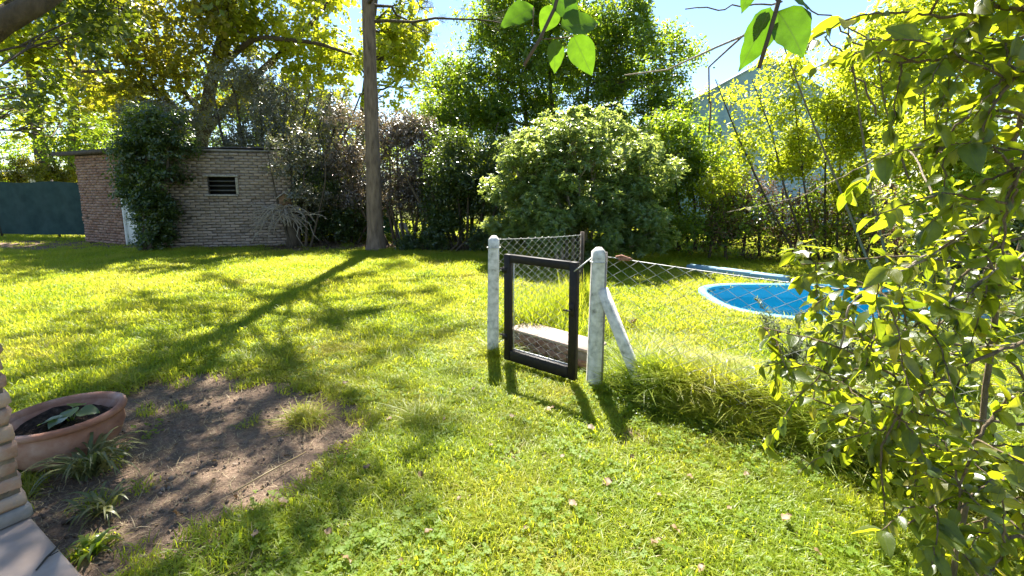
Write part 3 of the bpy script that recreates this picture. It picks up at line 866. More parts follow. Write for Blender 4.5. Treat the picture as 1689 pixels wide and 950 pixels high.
def gate():
    hl = gp(834, 592, .03); hr = gp(950, 628, .03)
    d = hr - hl; d.z = 0; W = d.length; ang = math.atan2(d.y, d.x)
    root = tag(empty('garden_gate', (hl.x, hl.y, 0), ang), 'dark brown framed garden gate with wire netting between concrete posts', 'gate')
    z0, z1, b = .035, 1.0, .068
    def bar(name, c, s):
        mb = MB(); mb.box((0, 0, 0), s, None, 0, .004); return mb.build(name, M['gate_steel'], root, loc=c)
    bar('stile', (b / 2, 0, (z0 + z1) / 2), (b, .05, z1 - z0)); bar('stile', (W - b / 2, 0, (z0 + z1) / 2), (b, .05, z1 - z0))
    bar('top_rail', (W / 2, 0, z1 - b / 2), (W - 2 * b - .001, .048, b)); bar('bottom_rail', (W / 2, 0, z0 + .05), (W - 2 * b - .001, .048, .10))
    mb = netting(Vector((b, 0, 0)), Vector((W - b, 0, 0)), z1 - b, z1 - b, z0 + .10, .052, .002, 0)
    o = mb.build('wire_netting', M['wire'], root, loc=(0, .018, 0))
    mb = MB()
    for x in (b + .012, W - b - .012): mb.tube([(x, .018, z0 + .1), (x, .018, z1 - b)], .005, 6)
    mb.tube([(b + .012, .018, z0 + .105), (W - b - .012, .018, z0 + .105)], .006, 6)
    mb.build('stretcher_rod', M['wire'], root)
    for z in (.25, .86):
        mb = MB(); mb.tube([(-.07, .01, z), (0.0, .0, z)], .009, 6); mb.box((.01, 0, z), (.05, .062, .05)); mb.build('hinge', M['gate_steel'], root)
    mb = MB(); mb.box((W - b / 2, -.032, .62), (.045, .012, .11), None, 0, .003); mb.tube([(W - b / 2, -.035, .62), (W - b / 2, -.07, .62), (W - b / 2 - .05, -.075, .62)], .007, 6); mb.build('latch', M['gate_steel'], root)
    mb = MB(); c = POST_B - Vector((hl.x, hl.y, 0)); c.rotate(Matrix.Rotation(-ang, 3, 'Z'))
    mb.tube([(W - .02, -.03, z1 - .07), (W + .03, -.03, z1 - .03), (c.x - .03, c.y, z1 + .05)], .005, 6); mb.build('latch_wire', M['wire'], root)
gate()
def fence_right():
    Q = POST_B + FDIR * 3.1
    root = tag(empty('chain_link_fence', (POST_B.x, POST_B.y, 0)), 'low chain link fence running from the strutted post towards the vine', 'fence')
    P0 = FDIR * .07; P1 = FDIR * 3.1
    o = netting(P0, P1, 1.05, 1.0, .10, .066, .0026, .03).build('wire_netting', M['wire'], root)
    tension_wires(P0, P1, [(1.055, 1.01)], .03).build('tension_wire', M['wire'], root)
    mb = MB(); mb.tube([(P0.x, P0.y, .02), (P0.x + .006, P0.y, 1.09)], .009, 7); mb.build('stretcher_bar', M['kerb_cement'], root)
    c = FDIR * .22
    mb = MB(); mb.box((c.x, c.y, 1.052), (.09, .03, .022), Matrix.Rotation(math.atan2(FDIR.y, FDIR.x), 3, 'Z'), .004, .004)
    mb.tube([(c.x - .05, c.y + .04, 1.06), (c.x - .02, c.y, 1.075), (c.x + .05, c.y - .03, 1.05)], .009, 6); mb.build('tensioner', M['rust'], root)
    mb = MB(); mb.tube([(P1.x, P1.y, -.1), (P1.x, P1.y, 1.08)], .03, 8); mb.build('end_post', M['dark_wood'], root)
fence_right()
def fence_back():
    pd = Vector((-FDIR.y, FDIR.x, 0)); Q = pd * 1.75
    root = tag(empty('chain_link_fence', (POST_A.x, POST_A.y, 0)), 'chain link fence running back from the hinge post towards the rounded bush', 'fence')
    P0, P1 = pd * .06, Q
    netting(P0, P1, 1.09, 1.0, .05, .066, .0024, .01).build('wire_netting', M['wire'], root)
    tension_wires(P0, P1, [(1.09, 1.0), (.06, .06)], .01).build('tension_wire', M['wire'], root)
    mb = MB(); mb.tube([(P1.x, P1.y, -.1), (P1.x, P1.y, 1.04)], .025, 8); mb.build('end_post', M['dark_wood'], root)
fence_back()
# step inside the gate
def step():
    a, b = gp(836, 598, 0), gp(968, 612, 0)
    c = gp(905, 582, .1); ang = math.atan2(POST_B.y - POST_A.y, POST_B.x - POST_A.x)
    c = (POST_A + POST_B) / 2 + Vector((-FDIR.y, FDIR.x, 0)) * .36 - FDIR * .05
    root = tag(empty('garden_step', (c.x, c.y, 0), ang), 'low brick step with pale cement top just inside the gate', 'step')
    n = 4; L = .92
    ms = brick_meshes(L / n - .012, .28, .072, 3, .004, .006)
    for m_ in ms: m_.materials.append(M['red_brick'])
    for r in range(2):
        for k in range(n - r): link('brick', ms[(k + r) % 3], None, root, (-L / 2 + L / n * (k + .5 + r * .5), rng.normal() * .004, .040 + .080 * r))
    mb = MB(); mb.box((0, 0, .175), (L + .03, .30, .030), None, .003, .008); mb.build('cement_top', M['slab'], root)
    mb = MB(); mb.box((0, 0, .082), (L - .03, .25, .155)); mb.build('mortar_core', M['mortar'], root)
step()

# ------------------------------------------------------------------ pool
def pool():
    root = tag(empty('swimming_pool', POOL_C), 'blue oval edged swimming pool sunk in the lawn behind the chain link fence', 'pool')
    n = 56
    rings = [(.11, .0), (.11, .04), (.02, .05), (.0, .035), (-.02, -.35), (-.10, -1.15), (-.35, -1.3)]
    outs = [np.array([(x - POOL_C.x, y - POOL_C.y, z) for x, y in pool_outline(g, n)]) for g, z in rings]
    def strip(sub, name, mat, cap=False):
        mb = MB(); v = np.concatenate(sub); t = []
        for i in range(len(sub) - 1):
            for j in range(n):
                a, b = i * n + j, i * n + (j + 1) % n; t += [(a, b, b + n), (a, b + n, a + n)]
        if cap:
            v = np.concatenate([v, [[0, 0, sub[-1][0, 2]]]]); e = len(v) - 1; s0 = (len(sub) - 1) * n
            t += [(s0 + j, s0 + (j + 1) % n, e) for j in range(n)]
        mb.add(v, t); return mb.build(name, mat, root, smooth=True)
    strip(outs[:4], 'rim', M['pool_rim']); strip(outs[3:], 'shell', M['pool_blue'], True)
    w = np.array([(x - POOL_C.x, y - POOL_C.y, -.17) for x, y in pool_outline(-.012, n)])
    mb = MB(); mb.add(np.concatenate([w, [[0, 0, -.17]]]), [(j, (j + 1) % n, n) for j in range(n)]); mb.build('water_surface', M['water'], root)
    # moulded seat ledge along the near side
    mb = MB(); 
    s = np.array([(x - POOL_C.x, y - POOL_C.y, -.12) for x, y in pool_outline(-.02, n)]); s2 = np.array([(x - POOL_C.x, y - POOL_C.y, -.13) for x, y in pool_outline(-.17, n)])
    idx = [j for j in range(n) if PI * .98 < 2 * PI * j / n < PI * 1.62]
    t = []
    for j in idx[:-1]: t += [(j, j + 1, j + 1 + n), (j, j + 1 + n, j + n)]
    mb.add(np.concatenate([s, s2]), t); mb.build('seat_ledge', M['pool_rim'], root)
pool()
def kerb():
    a, b = at(1132, 438, 9.3), at(1300, 462, 8.0); a.z = b.z = 0
    a, b = gp(1135, 446), gp(1300, 468)
    d = b - a; root = tag(empty('pale_kerb', a, math.atan2(d.y, d.x)), 'pale blue painted kerb on the lawn just behind the pool', 'kerb')
    n = 3; L = d.length
    for k in range(n):
        mb = MB(); mb.box((L * (k + .5) / n, 0, .06), (L / n - .008, .22, .13), None, .004, .012); mb.build('kerb_block', M['kerb_blue'], root)
kerb()

# ------------------------------------------------------------------ pot and porch pillar
def pot():
    c = gp(112, 742); c.z = gz(c) - .01
    root = tag(empty('terracotta_pot', c), 'wide weathered terracotta bowl pot on bare earth beside the brick pillar', 'plant pot')
    prof = [(.0, .0), (.17, .0), (.185, .01), (.245, .08), (.272, .16), (.268, .215), (.255, .245)]
    mb = MB(); mb.lathe(prof, 48, wob=.012); mb.lathe([(.245, .245), (.225, .215), (.22, .18), (.0, .17)], 48, wob=.012); mb.build('bowl', M['terracotta'], root, smooth=True)
    mb = MB(); mb.lathe([(.254, .232), (.283, .240), (.290, .255), (.286, .272), (.270, .278), (.250, .272), (.243, .252), (.244, .232)], 48, wob=.012); mb.build('rim', M['terracotta'], root, smooth=True)
    r = np.linspace(0, .233, 9); an = np.linspace(0, 2 * PI, 33)[:-1]
    mb = MB(); v = [(rr * math.cos(a), rr * math.sin(a), .205 + .018 * math.sin(a * 3 + rr * 30) + .02 * rng.random()) for rr in r for a in an]; t = []
    for i in range(8):
        for j in range(32):
            a, b = i * 32 + j, i * 32 + (j + 1) % 32; t += [(a, b, b + 32), (a, b + 32, a + 32)]
    mb.add(v, t); mb.build('soil', M['soil'], root, smooth=True)
    return c
POT = pot()

def pillar():
    # brick pillar standing on the porch paving at the left edge
    base = gp(58, 850, .09)
    root = tag(empty('brick_pillar', (base.x, base.y, .09), PANG), 'rough brick porch pillar standing on the paving beside the terracotta pot', 'pillar')
    bw, ch = .24, .078
    ms = brick_meshes(.232, .112, ch - .016, 5, .007, .010)
    for m_ in ms: m_.materials.append(M['pillar_brick'])
    cx, cy = -.16, -.10
    rot = PANG
    off = PN * .13 - PD * .125
    rest = MB()
    for r in range(31):
        for s in (-1, 1):
            z = .06 + ch * (r + .5)
            if r % 2: loc, a = Vector((0, s * .06, z)), 0
            else: loc, a = Vector((s * .06, 0, z)), PI / 2
            loc = loc + Vector((rng.normal() * .004, rng.normal() * .004, 0))
            o = link('brick', ms[(r * 2 + (s > 0)) % 5], None, root, None, (0, 0, a + rng.normal() * .02))
            q = loc + Vector((off.dot(PD), off.dot(Vector((-PD.y, PD.x, 0))), 0))
            o.location = q; o.scale = (1, 1, rng.uniform(.93, 1.06))
    q = Vector((off.dot(PD), off.dot(Vector((-PD.y, PD.x, 0))), 0))
    mb = MB(); mb.box((q.x, q.y, 1.35), (.205, .205, 2.45)); mb.build('mortar_core', M['mortar'], root)
    mb = MB(); mb.box((q.x, q.y, .03), (.255, .255, .062), None, .003, .010); mb.build('plinth', M['kerb_cement'], root)
pillar()

# ------------------------------------------------------------------ trees and shrubs
def V(*a): return np.array(a, float)
TREE = 'trees and tall shrubs behind the lawn'

def pine():
    b = gp(620, 414); b.z = -.05
    top = Vector((b.x + .12, b.y + .2, 15.5))
    root = tag(empty('pine_tree', b), 'tall straight pine trunk standing alone at the back of the lawn', 'tree')
    n, sd = 150, 36; hs = np.linspace(0, 15.5, n); an = np.arange(sd) * 2 * PI / sd
    r = .205 * (1 - hs / 22) ; r = r + .10 * np.exp(-hs / .28)
    Hh, A_ = np.meshgrid(hs, an, indexing='ij')
    fiss = np.abs(fbm(A_ * 5.0 * .8, Hh * 1.5, 1.0, 9., 3) - .5) * 2
    flare = 1 + .12 * np.exp(-Hh / .3) * np.sin(A_ * 5 + .4)
    R = r[:, None] * flare + (fiss - .4) * .030
    t = Hh / 15.5
    X = R * np.cos(A_) + (top.x - b.x) * t; Y = R * np.sin(A_) + (top.y - b.y) * t
    v = np.stack([X, Y, Hh], -1).reshape(-1, 3)
    i = np.arange(n - 1)[:, None] * sd; j = np.arange(sd)[None]; k = (j + 1) % sd
    q = np.stack([i + j, i + k, i + sd + k, i + sd + j], -1).reshape(-1, 4)
    link('trunk', mesh_np('trunk', v, np.concatenate([q[:, [0, 1, 2]], q[:, [0, 2, 3]]]), smooth=True), M['pine_bark'], root)
    mb = MB(); tips = []
    for w in range(24):
        h = 5.6 + w * .40 + rng.uniform(-.1, .1); tt = h / 15.5; c = V((top.x - b.x) * tt, (top.y - b.y) * tt, h)
        for q_ in range(3):
            a = w * 1.1 + q_ * 2 * PI / 3 + rng.uniform(-.4, .4); L = (3.3 if h < 11 else 3.3 * (16.5 - h) / 5.5) * rng.uniform(.6, 1.1)
            if h < 6.6 and math.cos(a) < -.2: continue
            dvec = V(math.cos(a), math.sin(a), .18); e = c + dvec * L + V(0, 0, -.15 * L)
            P = wobble(bez(c, c + dvec * L * .55, e, 8), .05); mb.tube(P, np.linspace(.045, .010, 8), 5)
            for s_ in range(9):
                f = rng.uniform(.3, 1); o = P[int(f * 7)]; ee = o + V(math.cos(a + rng.uniform(-1, 1)), math.sin(a + rng.uniform(-1, 1)), rng.uniform(-.15, .35)) * rng.uniform(.3, .8)
                mb.tube(bez(o, (o + ee) / 2, ee, 4), np.linspace(.010, .004, 4), 4)
                m_ = 3 if h > 7 else 1
                for _ in range(m_): tips.append(o + (ee - o) * rng.uniform(.45, 1.0))
    mb.build('branches', M['bark'], root, smooth=True)
    tips = np.array(tips); k = 34
    p = np.repeat(tips, k, 0) + rng.normal(size=(len(tips) * k, 3)) * .05
    d = unit(len(p)) + V(0, 0, .35)
    v, t = leaves_np(p, d, unit(len(p)), rng.uniform(.13, .22, len(p)), 'needle', 1.1)
    link('crown', mesh_np('crown', v, t), M['needle'], root)
pine()

def tree_at(name, label, px, depth, clx, leafmat, leaf, trunk_px=None, r0=.16, cat='tree', lean=0.0, ttop=None, n_tr=1, spread=.3, group=TREE, **k):
    """clx: list of (px, py, depth offset, radius px wide, radius px tall, sub-clumps, twigs each)"""
    b = at(px, 400, depth); b.z = 0
    cl = []
    for cx, cy, dz, rx, rz, n, tw in clx:
        c = at(cx, cy, depth + dz); s = (depth + dz) / FPX
        R = (rx * s, max(rx * s * .8, .5), rz * s)
        cl += split_clumps(c, R, n, min(R[0], R[2]) * (1.25 if n == 1 else .55 if n < 8 else .42), tw)
    zt = max(q[0][2] for q in cl); mid = np.mean([q[0] for q in cl], 0)
    tr = []
    for i in range(n_tr):
        f = (i - (n_tr - 1) / 2) * spread
        bb = b + Vector((f * .5, rng.uniform(-.2, .2) * (n_tr > 1), -.03))
        tp = Vector((mid[0] + f * 1.6 + rng.uniform(-.2, .2), mid[1], zt * (.86 if ttop is None else ttop)))
        m1 = bb.lerp(tp, .4) + Vector((lean + rng.uniform(-.12, .12), 0, 0)); m2 = bb.lerp(tp, .72) + Vector((lean * .6 + rng.uniform(-.15, .15), 0, 0))
        tr.append(([bb, m1, m2, tp], r0 * rng.uniform(.8, 1.1), r0 * .3))
    return plant(name, label, cat, b, tr, cl, leafmat, leaf, group=group, **k)

# far green masses behind everything, so that gaps end in foliage
def far_trees():
    specs = [(-30, 34, 9, 'lime_leaf'), (-22, 36, 11, 'green_leaf'), (-14, 33, 8, 'lime_leaf'), (-7, 35, 6.0, 'green_leaf'), (0, 33, 5.0, 'lime_leaf'), (7, 36, 5.0, 'green_leaf'),
             (22, 33, 6.5, 'green_leaf'), (31, 36, 8, 'lime_leaf'), (41, 33, 10, 'green_leaf'), (-42, 36, 11, 'green_leaf')]
    where = ['far left beyond the shade cloth', 'behind the low cream house', 'behind the brick shed', 'beyond the pine trunk', 'straight behind the rounded bush', 'behind the blue house gable', 'right of the blue house', 'beyond the near vine', 'at the far right edge', 'at the far left edge']
    kinds = {'lime_leaf': 'light green tree far beyond the garden', 'green_leaf': 'mid green tree far beyond the garden'}
    for i, (x, y, h, m) in enumerate(specs):
        b = Vector((x, y, 0)); cl = split_clumps((x, y, h * .55), (4.6, 3, h * .45), 22, 1.5, 55)
        plant('distant_tree', kinds[m].replace('far beyond the garden', where[i]), 'tree', b, [([b, b + Vector((.2, 0, h * .4)), b + Vector((0, 0, h * .8))], .25, .08)], cl, m, .26, per=6, tl=.6, group='trees far beyond the garden', limb_r=.05)
far_trees()

# the big limbed tree behind the shed
def limb_tree():
    d = 17.0
    b = at(335, 400, d); b.z = 0
    k1, k2 = at(332, 225, d), at(352, 120, d)
    t1 = [b, at(330, 300, d), k1, k2, at(372, 40, d), at(385, -60, d), at(392, -160, d)]
    t2 = [k1, at(275, 165, d - .6), at(215, 118, d - 1), at(130, 118, d - 1.2)]
    t3 = [k1, at(400, 145, d + .5), at(455, 95, d + .6), at(505, 50, d + .7), at(560, -20, d + .8)]
    t4 = [at(340, 190, d), at(300, 150, d + .8), at(262, 70, d + 1), at(230, -30, d + 1)]
    t5 = [k2, at(420, 60, d - .5), at(520, 70, d - .8), at(580, 90, d - 1)]
    cl = []
    for cx, cy, dz, rx, rz, n, tw in [(250, 60, -.8, 110, 62, 11, 60), (330, 20, 0, 120, 60, 10, 52), (200, 140, -.6, 80, 45, 7, 45), (420, 20, .5, 90, 50, 8, 42), (500, 60, .6, 90, 50, 9, 42),
                                      (560, 130, .4, 60, 60, 7, 35), (450, 120, .8, 70, 40, 5, 30), (300, 200, .4, 60, 35, 4, 40), (300, -110, 0, 240, 90, 14, 60), (480, -80, 0, 130, 70, 8, 50), (360, 130, 0, 60, 50, 4, 40)]:
        c = at(cx, cy, d + dz); s = (d + dz) / FPX; R = (rx * s, rx * s * .8, rz * s)
        cl += split_clumps(c, R, n, min(R) * .6, tw)
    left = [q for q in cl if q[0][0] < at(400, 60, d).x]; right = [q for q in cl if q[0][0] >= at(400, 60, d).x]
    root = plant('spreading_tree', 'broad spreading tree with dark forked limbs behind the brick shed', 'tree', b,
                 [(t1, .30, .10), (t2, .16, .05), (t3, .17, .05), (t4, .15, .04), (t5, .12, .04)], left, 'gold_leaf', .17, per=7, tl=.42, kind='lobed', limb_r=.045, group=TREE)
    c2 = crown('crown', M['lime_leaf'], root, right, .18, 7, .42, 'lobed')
limb_tree()

tree_at('bright_tree', 'bright lime backlit tree above the shade cloth fence', 110, 20, [(70, 90, 0, 75, 60, 9, 46), (150, 150, 0, 80, 60, 9, 40), (60, 200, .5, 40, 35, 4, 20), (190, 230, .5, 60, 40, 5, 30), (90, 30, 0, 100, 50, 7, 40), (30, -60, 0, 130, 60, 8, 40)],
        'lime_leaf', .20, r0=.26, kind='lobed', tl=.45, n_tr=2, spread=1.6, limb_r=.06)
tree_at('slender_tree', 'grey green slender tree between shade cloth and shed roof', 190, 18, [(120, 245, 0, 60, 30, 6, 46), (210, 240, 0, 60, 32, 6, 46), (160, 215, 0, 40, 30, 3, 36)], 'green_leaf', .13, r0=.12, tl=.4, n_tr=3, spread=1.2)
tree_at('yellow_tree', 'tall yellow green tree seen between the pine trunk and the grey shrub', 560, 20, [(600, 60, 0, 95, 60, 11, 42), (650, 130, 0, 55, 60, 7, 34), (520, 150, 0, 60, 50, 6, 34), (560, 210, 0, 60, 35, 5, 30), (660, 40, 0, 50, 40, 4, 30), (560, -60, 0, 110, 50, 8, 46), (460, 180, 0, 50, 40, 4, 34)],
        'lime_leaf', .20, r0=.24, kind='lobed', tl=.45, limb_r=.06, n_tr=2, spread=1.8)
tree_at('tall_grey_shrub', 'tall grey leaved shrub behind the end of the shed', 455, 14.2, [(420, 185, 0, 75, 70, 14, 105), (490, 190, 0, 75, 75, 14, 105), (370, 220, .3, 45, 45, 6, 95), (540, 250, 0, 60, 70, 10, 100), (470, 290, 0, 90, 60, 12, 100), (560, 330, -.2, 55, 60, 8, 95), (520, 370, -.2, 50, 40, 5, 80)],
        'silver_leaf', .085, r0=.07, tl=.28, n_tr=9, spread=.36, kind='diamond', cat='shrub', limb_r=.02)
tree_at('silver_shrub', 'glossy silver brown shrub right behind the pine trunk', 665, 12.6, [(655, 225, 0, 45, 45, 7, 105), (690, 250, 0, 45, 55, 8, 105), (650, 290, 0, 55, 55, 9, 110), (700, 320, 0, 50, 45, 7, 100), (590, 300, .2, 45, 60, 7, 95), (575, 225, .3, 35, 45, 4, 80), (660, 350, 0, 45, 30, 4, 70)],
        'bronze_leaf', .08, r0=.05, tl=.25, n_tr=8, spread=.33, cat='shrub', limb_r=.018)
tree_at('dark_shrub', 'dark evergreen shrub with bare lower stems left of the rounded bush', 765, 11.6, [(740, 270, 0, 50, 50, 8, 105), (790, 290, 0, 45, 55, 8, 105), (750, 340, 0, 55, 35, 7, 95), (800, 350, .2, 35, 30, 4, 70), (720, 380, .2, 40, 25, 4, 60)],
        'dark_leaf', .085, r0=.05, tl=.26, n_tr=6, spread=.36, cat='shrub', limb_r=.018)
tree_at('dark_shrub', 'dark dense shrub filling the hedge between birdhouse and pine', 560, 12.9, [(530, 330, 0, 50, 45, 7, 95), (590, 360, 0, 40, 35, 6, 90), (510, 380, 0, 35, 22, 3, 60), (560, 390, 0, 45, 20, 4, 60)],
        'dark_leaf', .085, r0=.045, tl=.26, n_tr=6, spread=.4, cat='shrub', limb_r=.018)
tree_at('green_tree', 'leafy mid green tree towering behind the rounded bush', 925, 15.2, [(775, 150, 0, 70, 60, 12, 110), (865, 90, 0, 80, 65, 14, 110), (965, 60, .3, 85, 65, 14, 105), (1055, 90, .2, 75, 60, 12, 100), (1095, 155, 0, 50, 50, 8, 95), (840, 205, 0, 80, 50, 12, 110), (960, 160, .5, 100, 60, 14, 105), (745, 225, 0, 55, 50, 9, 100), (930, 10, 0, 130, 40, 12, 100), (800, 70, .3, 50, 50, 6, 55), (755, 120, .2, 40, 40, 4, 40), (850, 10, .2, 50, 30, 4, 60), (1120, 70, .2, 40, 40, 3, 50), (1040, 220, .4, 70, 45, 8, 95)],
        'green_leaf', .135, r0=.12, tl=.36, n_tr=3, spread=.9, limb_r=.025)
tree_at('green_tree', 'smaller yellow green tree crowding the hedge left of the rounded bush', 770, 13.5, [(760, 260, 0, 60, 45, 8, 75), (810, 330, -.3, 45, 40, 6, 70), (730, 200, .2, 40, 40, 5, 60)], 'green_leaf', .10, r0=.06, tl=.3, n_tr=4, spread=.5, limb_r=.02)

def back_hedge():
    cl = []
    for i in range(34):
        x = -7.2 + i * .30; 
        for z in (.5, 1.25, 2.0):
            if rng.random() < .82: cl.append((V(x + rng.normal() * .12, 14.6 + rng.normal() * .35 + x * .05, z + rng.normal() * .15), (.5, .5, .5), 34))
    tr = [([Vector((-7 + i * .62, 14.7, -.03)), Vector((-6.9 + i * .62 + rng.normal() * .1, 14.7, 1.1)), Vector((-6.9 + i * .62, 14.7, 2.1))], .04, .015) for i in range(16)]
    plant('evergreen_hedge', 'long dark evergreen hedge running behind the pine and shrubs', 'hedge', (-2, 14.7, 0), tr, cl, 'dark_leaf', .10, per=7, tl=.3, limbs=False)
back_hedge()
tree_at('low_shrub', 'low dark shrub spreading over the leaf litter right of the pine', 730, 11.2, [(690, 395, 0, 40, 16, 4, 80), (740, 385, 0, 45, 24, 5, 85), (790, 390, 0, 30, 20, 3, 80)], 'dark_leaf', .08, r0=.03, tl=.22, n_tr=5, cat='shrub', limb_r=.012)

# the rounded bush
def round_bush():
    d = 9.6
    b = at(955, 420, d); b.z = 0
    cl = []
    for cx, cy, dz, rx, rz, n, tw in [(900, 250, 0, 80, 48, 16, 85), (985, 240, 0, 80, 48, 16, 85), (1050, 290, -.1, 52, 50, 11, 85), (855, 310, -.1, 48, 42, 9, 80), (950, 315, -.4, 110, 42, 20, 90), (865, 375, -.5, 58, 36, 10, 85), (960, 380, -.7, 90, 38, 17, 90), (1050, 370, -.4, 50, 44, 10, 85), (930, 200, .2, 60, 20, 6, 70), (960, 300, .6, 110, 90, 18, 70)]:
        c = at(cx, cy, d + dz); s = (d + dz) / FPX; R = (rx * s, rx * s * .9, rz * s)
        cl += split_clumps(c, R, n, min(R) * .62, tw * 1.0)
    tr = []
    for i in range(9):
        e = at(860 + i * 24, 300, d - .2)
        tr.append(([b + Vector(((i - 4) * .12, rng.uniform(-.2, .2), -.03)), b.lerp(e, .5) + Vector((0, 0, .1)), e], .045, .018))
    plant('rounded_bush', 'big rounded bush with pale whorled leaves behind the gate', 'shrub', b, tr, cl, 'bush_leaf', .092, 'pale_twig', per=11, tl=.05, kind='narrow', style='rosette', up=.95, wide=1.35, limb_r=.018)
round_bush()

tree_at('climber_bush', 'dark leafy climber hiding the shed door and spilling over its roof', 245, 11.2, [(235, 230, 0, 45, 40, 8, 90), (280, 225, .1, 35, 30, 5, 75), (238, 300, 0, 38, 38, 8, 135), (242, 355, -.1, 36, 36, 8, 140), (285, 290, .2, 16, 25, 2, 50), (240, 392, -.1, 30, 14, 4, 100), (265, 190, .1, 30, 16, 3, 50)],
        'dark_leaf', .095, r0=.06, tl=.28, n_tr=3, spread=.2, cat='shrub', limb_r=.02, group=None)
tree_at('silver_shrub', 'pale grey leaved shrub top leaning on the shed roof', 300, 12.9, [(255, 205, 0, 50, 28, 6, 80), (310, 215, 0, 28, 24, 3, 60)], 'silver_leaf', .08, r0=.05, tl=.26, n_tr=2, cat='shrub', limb_r=.018)
tree_at('low_hedge', 'clipped olive hedge showing above the shade cloth fence', 60, 17, [(20, 275, 0, 50, 22, 6, 90), (95, 290, 0, 45, 14, 5, 80), (-60, 275, 0, 50, 22, 5, 80)], 'gold_leaf', .10, r0=.05, tl=.26, n_tr=3, cat='hedge', limb_r=.02, group=None)

tree_at('silver_shrub', 'grey leaved shrub lapping over the right end of the shed wall', 500, 12.0, [(478, 275, 0, 26, 26, 4, 70), (500, 235, .1, 24, 24, 3, 70), (455, 245, .2, 16, 14, 2, 40), (510, 320, 0, 22, 24, 3, 60)], 'silver_leaf', .08, r0=.04, tl=.25, n_tr=4, cat='shrub', limb_r=.014)
# right hand background
tree_at('vine_shrub', 'green creeper covered shrub below the blue house gable', 1150, 11.0, [(1130, 230, 0, 45, 40, 7, 65), (1170, 280, 0, 45, 45, 7, 65), (1110, 310, 0, 40, 45, 7, 75), (1160, 360, 0, 55, 40, 7, 80), (1110, 390, 0, 40, 24, 4, 70), (1130, 180, .2, 25, 20, 1, 25)],
        'green_leaf', .10, r0=.05, tl=.3, n_tr=5, spread=.45, cat='shrub', limb_r=.018)
tree_at('sunlit_vine', 'sunlit yellow green thicket in front of the blue house', 1370, 9.4, [(1310, 195, 0, 55, 42, 7, 46), (1380, 150, 0, 70, 45, 9, 60), (1340, 250, 0, 75, 40, 10, 62), (1440, 220, -.4, 70, 60, 11, 66), (1240, 250, .2, 45, 36, 4, 26), (1500, 140, -.5, 70, 60, 10, 66), (1180, 165, .5, 40, 30, 2, 16), (1290, 125, .2, 42, 22, 4, 24), (1225, 170, .2, 34, 26, 3, 20), (1345, 105, .1, 40, 26, 4, 30), (1400, 310, -.3, 70, 30, 7, 60), (1210, 300, .2, 40, 35, 4, 45)],
        'yellow_leaf', .095, r0=.028, tl=.3, n_tr=7, spread=.45, cat='shrub', limb_r=.010, barkmat='bark')
tree_at('sunlit_vine', 'bright yellow green shrub with pale stems beyond the near vine', 1560, 6.2, [(1500, 90, 0, 80, 70, 9, 50), (1600, 160, 0, 80, 80, 10, 55), (1540, 240, 0, 70, 50, 8, 50), (1640, 280, -.3, 60, 70, 8, 55), (1560, 330, -.2, 80, 40, 7, 50), (1640, 40, 0, 70, 60, 7, 45), (1480, 30, .3, 60, 36, 5, 40), (1430, 110, .3, 50, 36, 4, 36), (1560, -10, .2, 60, 40, 4, 40)],
        'yellow_leaf', .085, r0=.022, tl=.28, n_tr=8, spread=.4, cat='shrub', limb_r=.010, barkmat='vine_cane')
def brown_hedge():
    d = 9.9; b = at(1270, 420, d); b.z = 0; cl = []
    for cx, cy, rx, rz, n, tw in [(1230, 350, 60, 45, 8, 60), (1310, 345, 60, 45, 8, 60), (1390, 350, 60, 50, 8, 60), (1270, 400, 90, 25, 8, 50), (1180, 390, 40, 30, 4, 40), (1480, 370, 60, 50, 8, 60)]:
        c = at(cx, cy, d); s = d / FPX; cl += split_clumps(c, (rx * s, .5, rz * s), n, rz * s * .55, tw)
    tr = []
    for i in range(12):
        p = at(1170 + i * 28, 415, d); p.z = -.03; e = at(1170 + i * 28 + rng.uniform(-25, 25), 310, d)
        tr.append(([p, p.lerp(e, .5) + Vector((rng.uniform(-.1, .1), 0, 0)), e], .035, .012))
    root = plant('dry_hedge', 'half dead brown twiggy hedge behind the pool', 'hedge', b, tr, cl, 'brown_twig', .09, per=6, tl=.34, kind='narrow', limb_r=.012)
    crown('crown', M['green_leaf'], root, split_clumps(at(1300, 375, d - .2), (2.6, .5, .75), 34, .32, 40), .09, 6, .3)
brown_hedge()
tree_at('dark_shrub', 'deep green shrub closing the corner behind the near vine', 1640, 7.0, [(1560, 400, 0, 60, 50, 6, 60), (1650, 420, 0, 70, 60, 7, 60), (1720, 350, 0, 60, 90, 7, 60)], 'dark_leaf', .09, r0=.04, tl=.3, n_tr=5, cat='shrub', limb_r=.016)

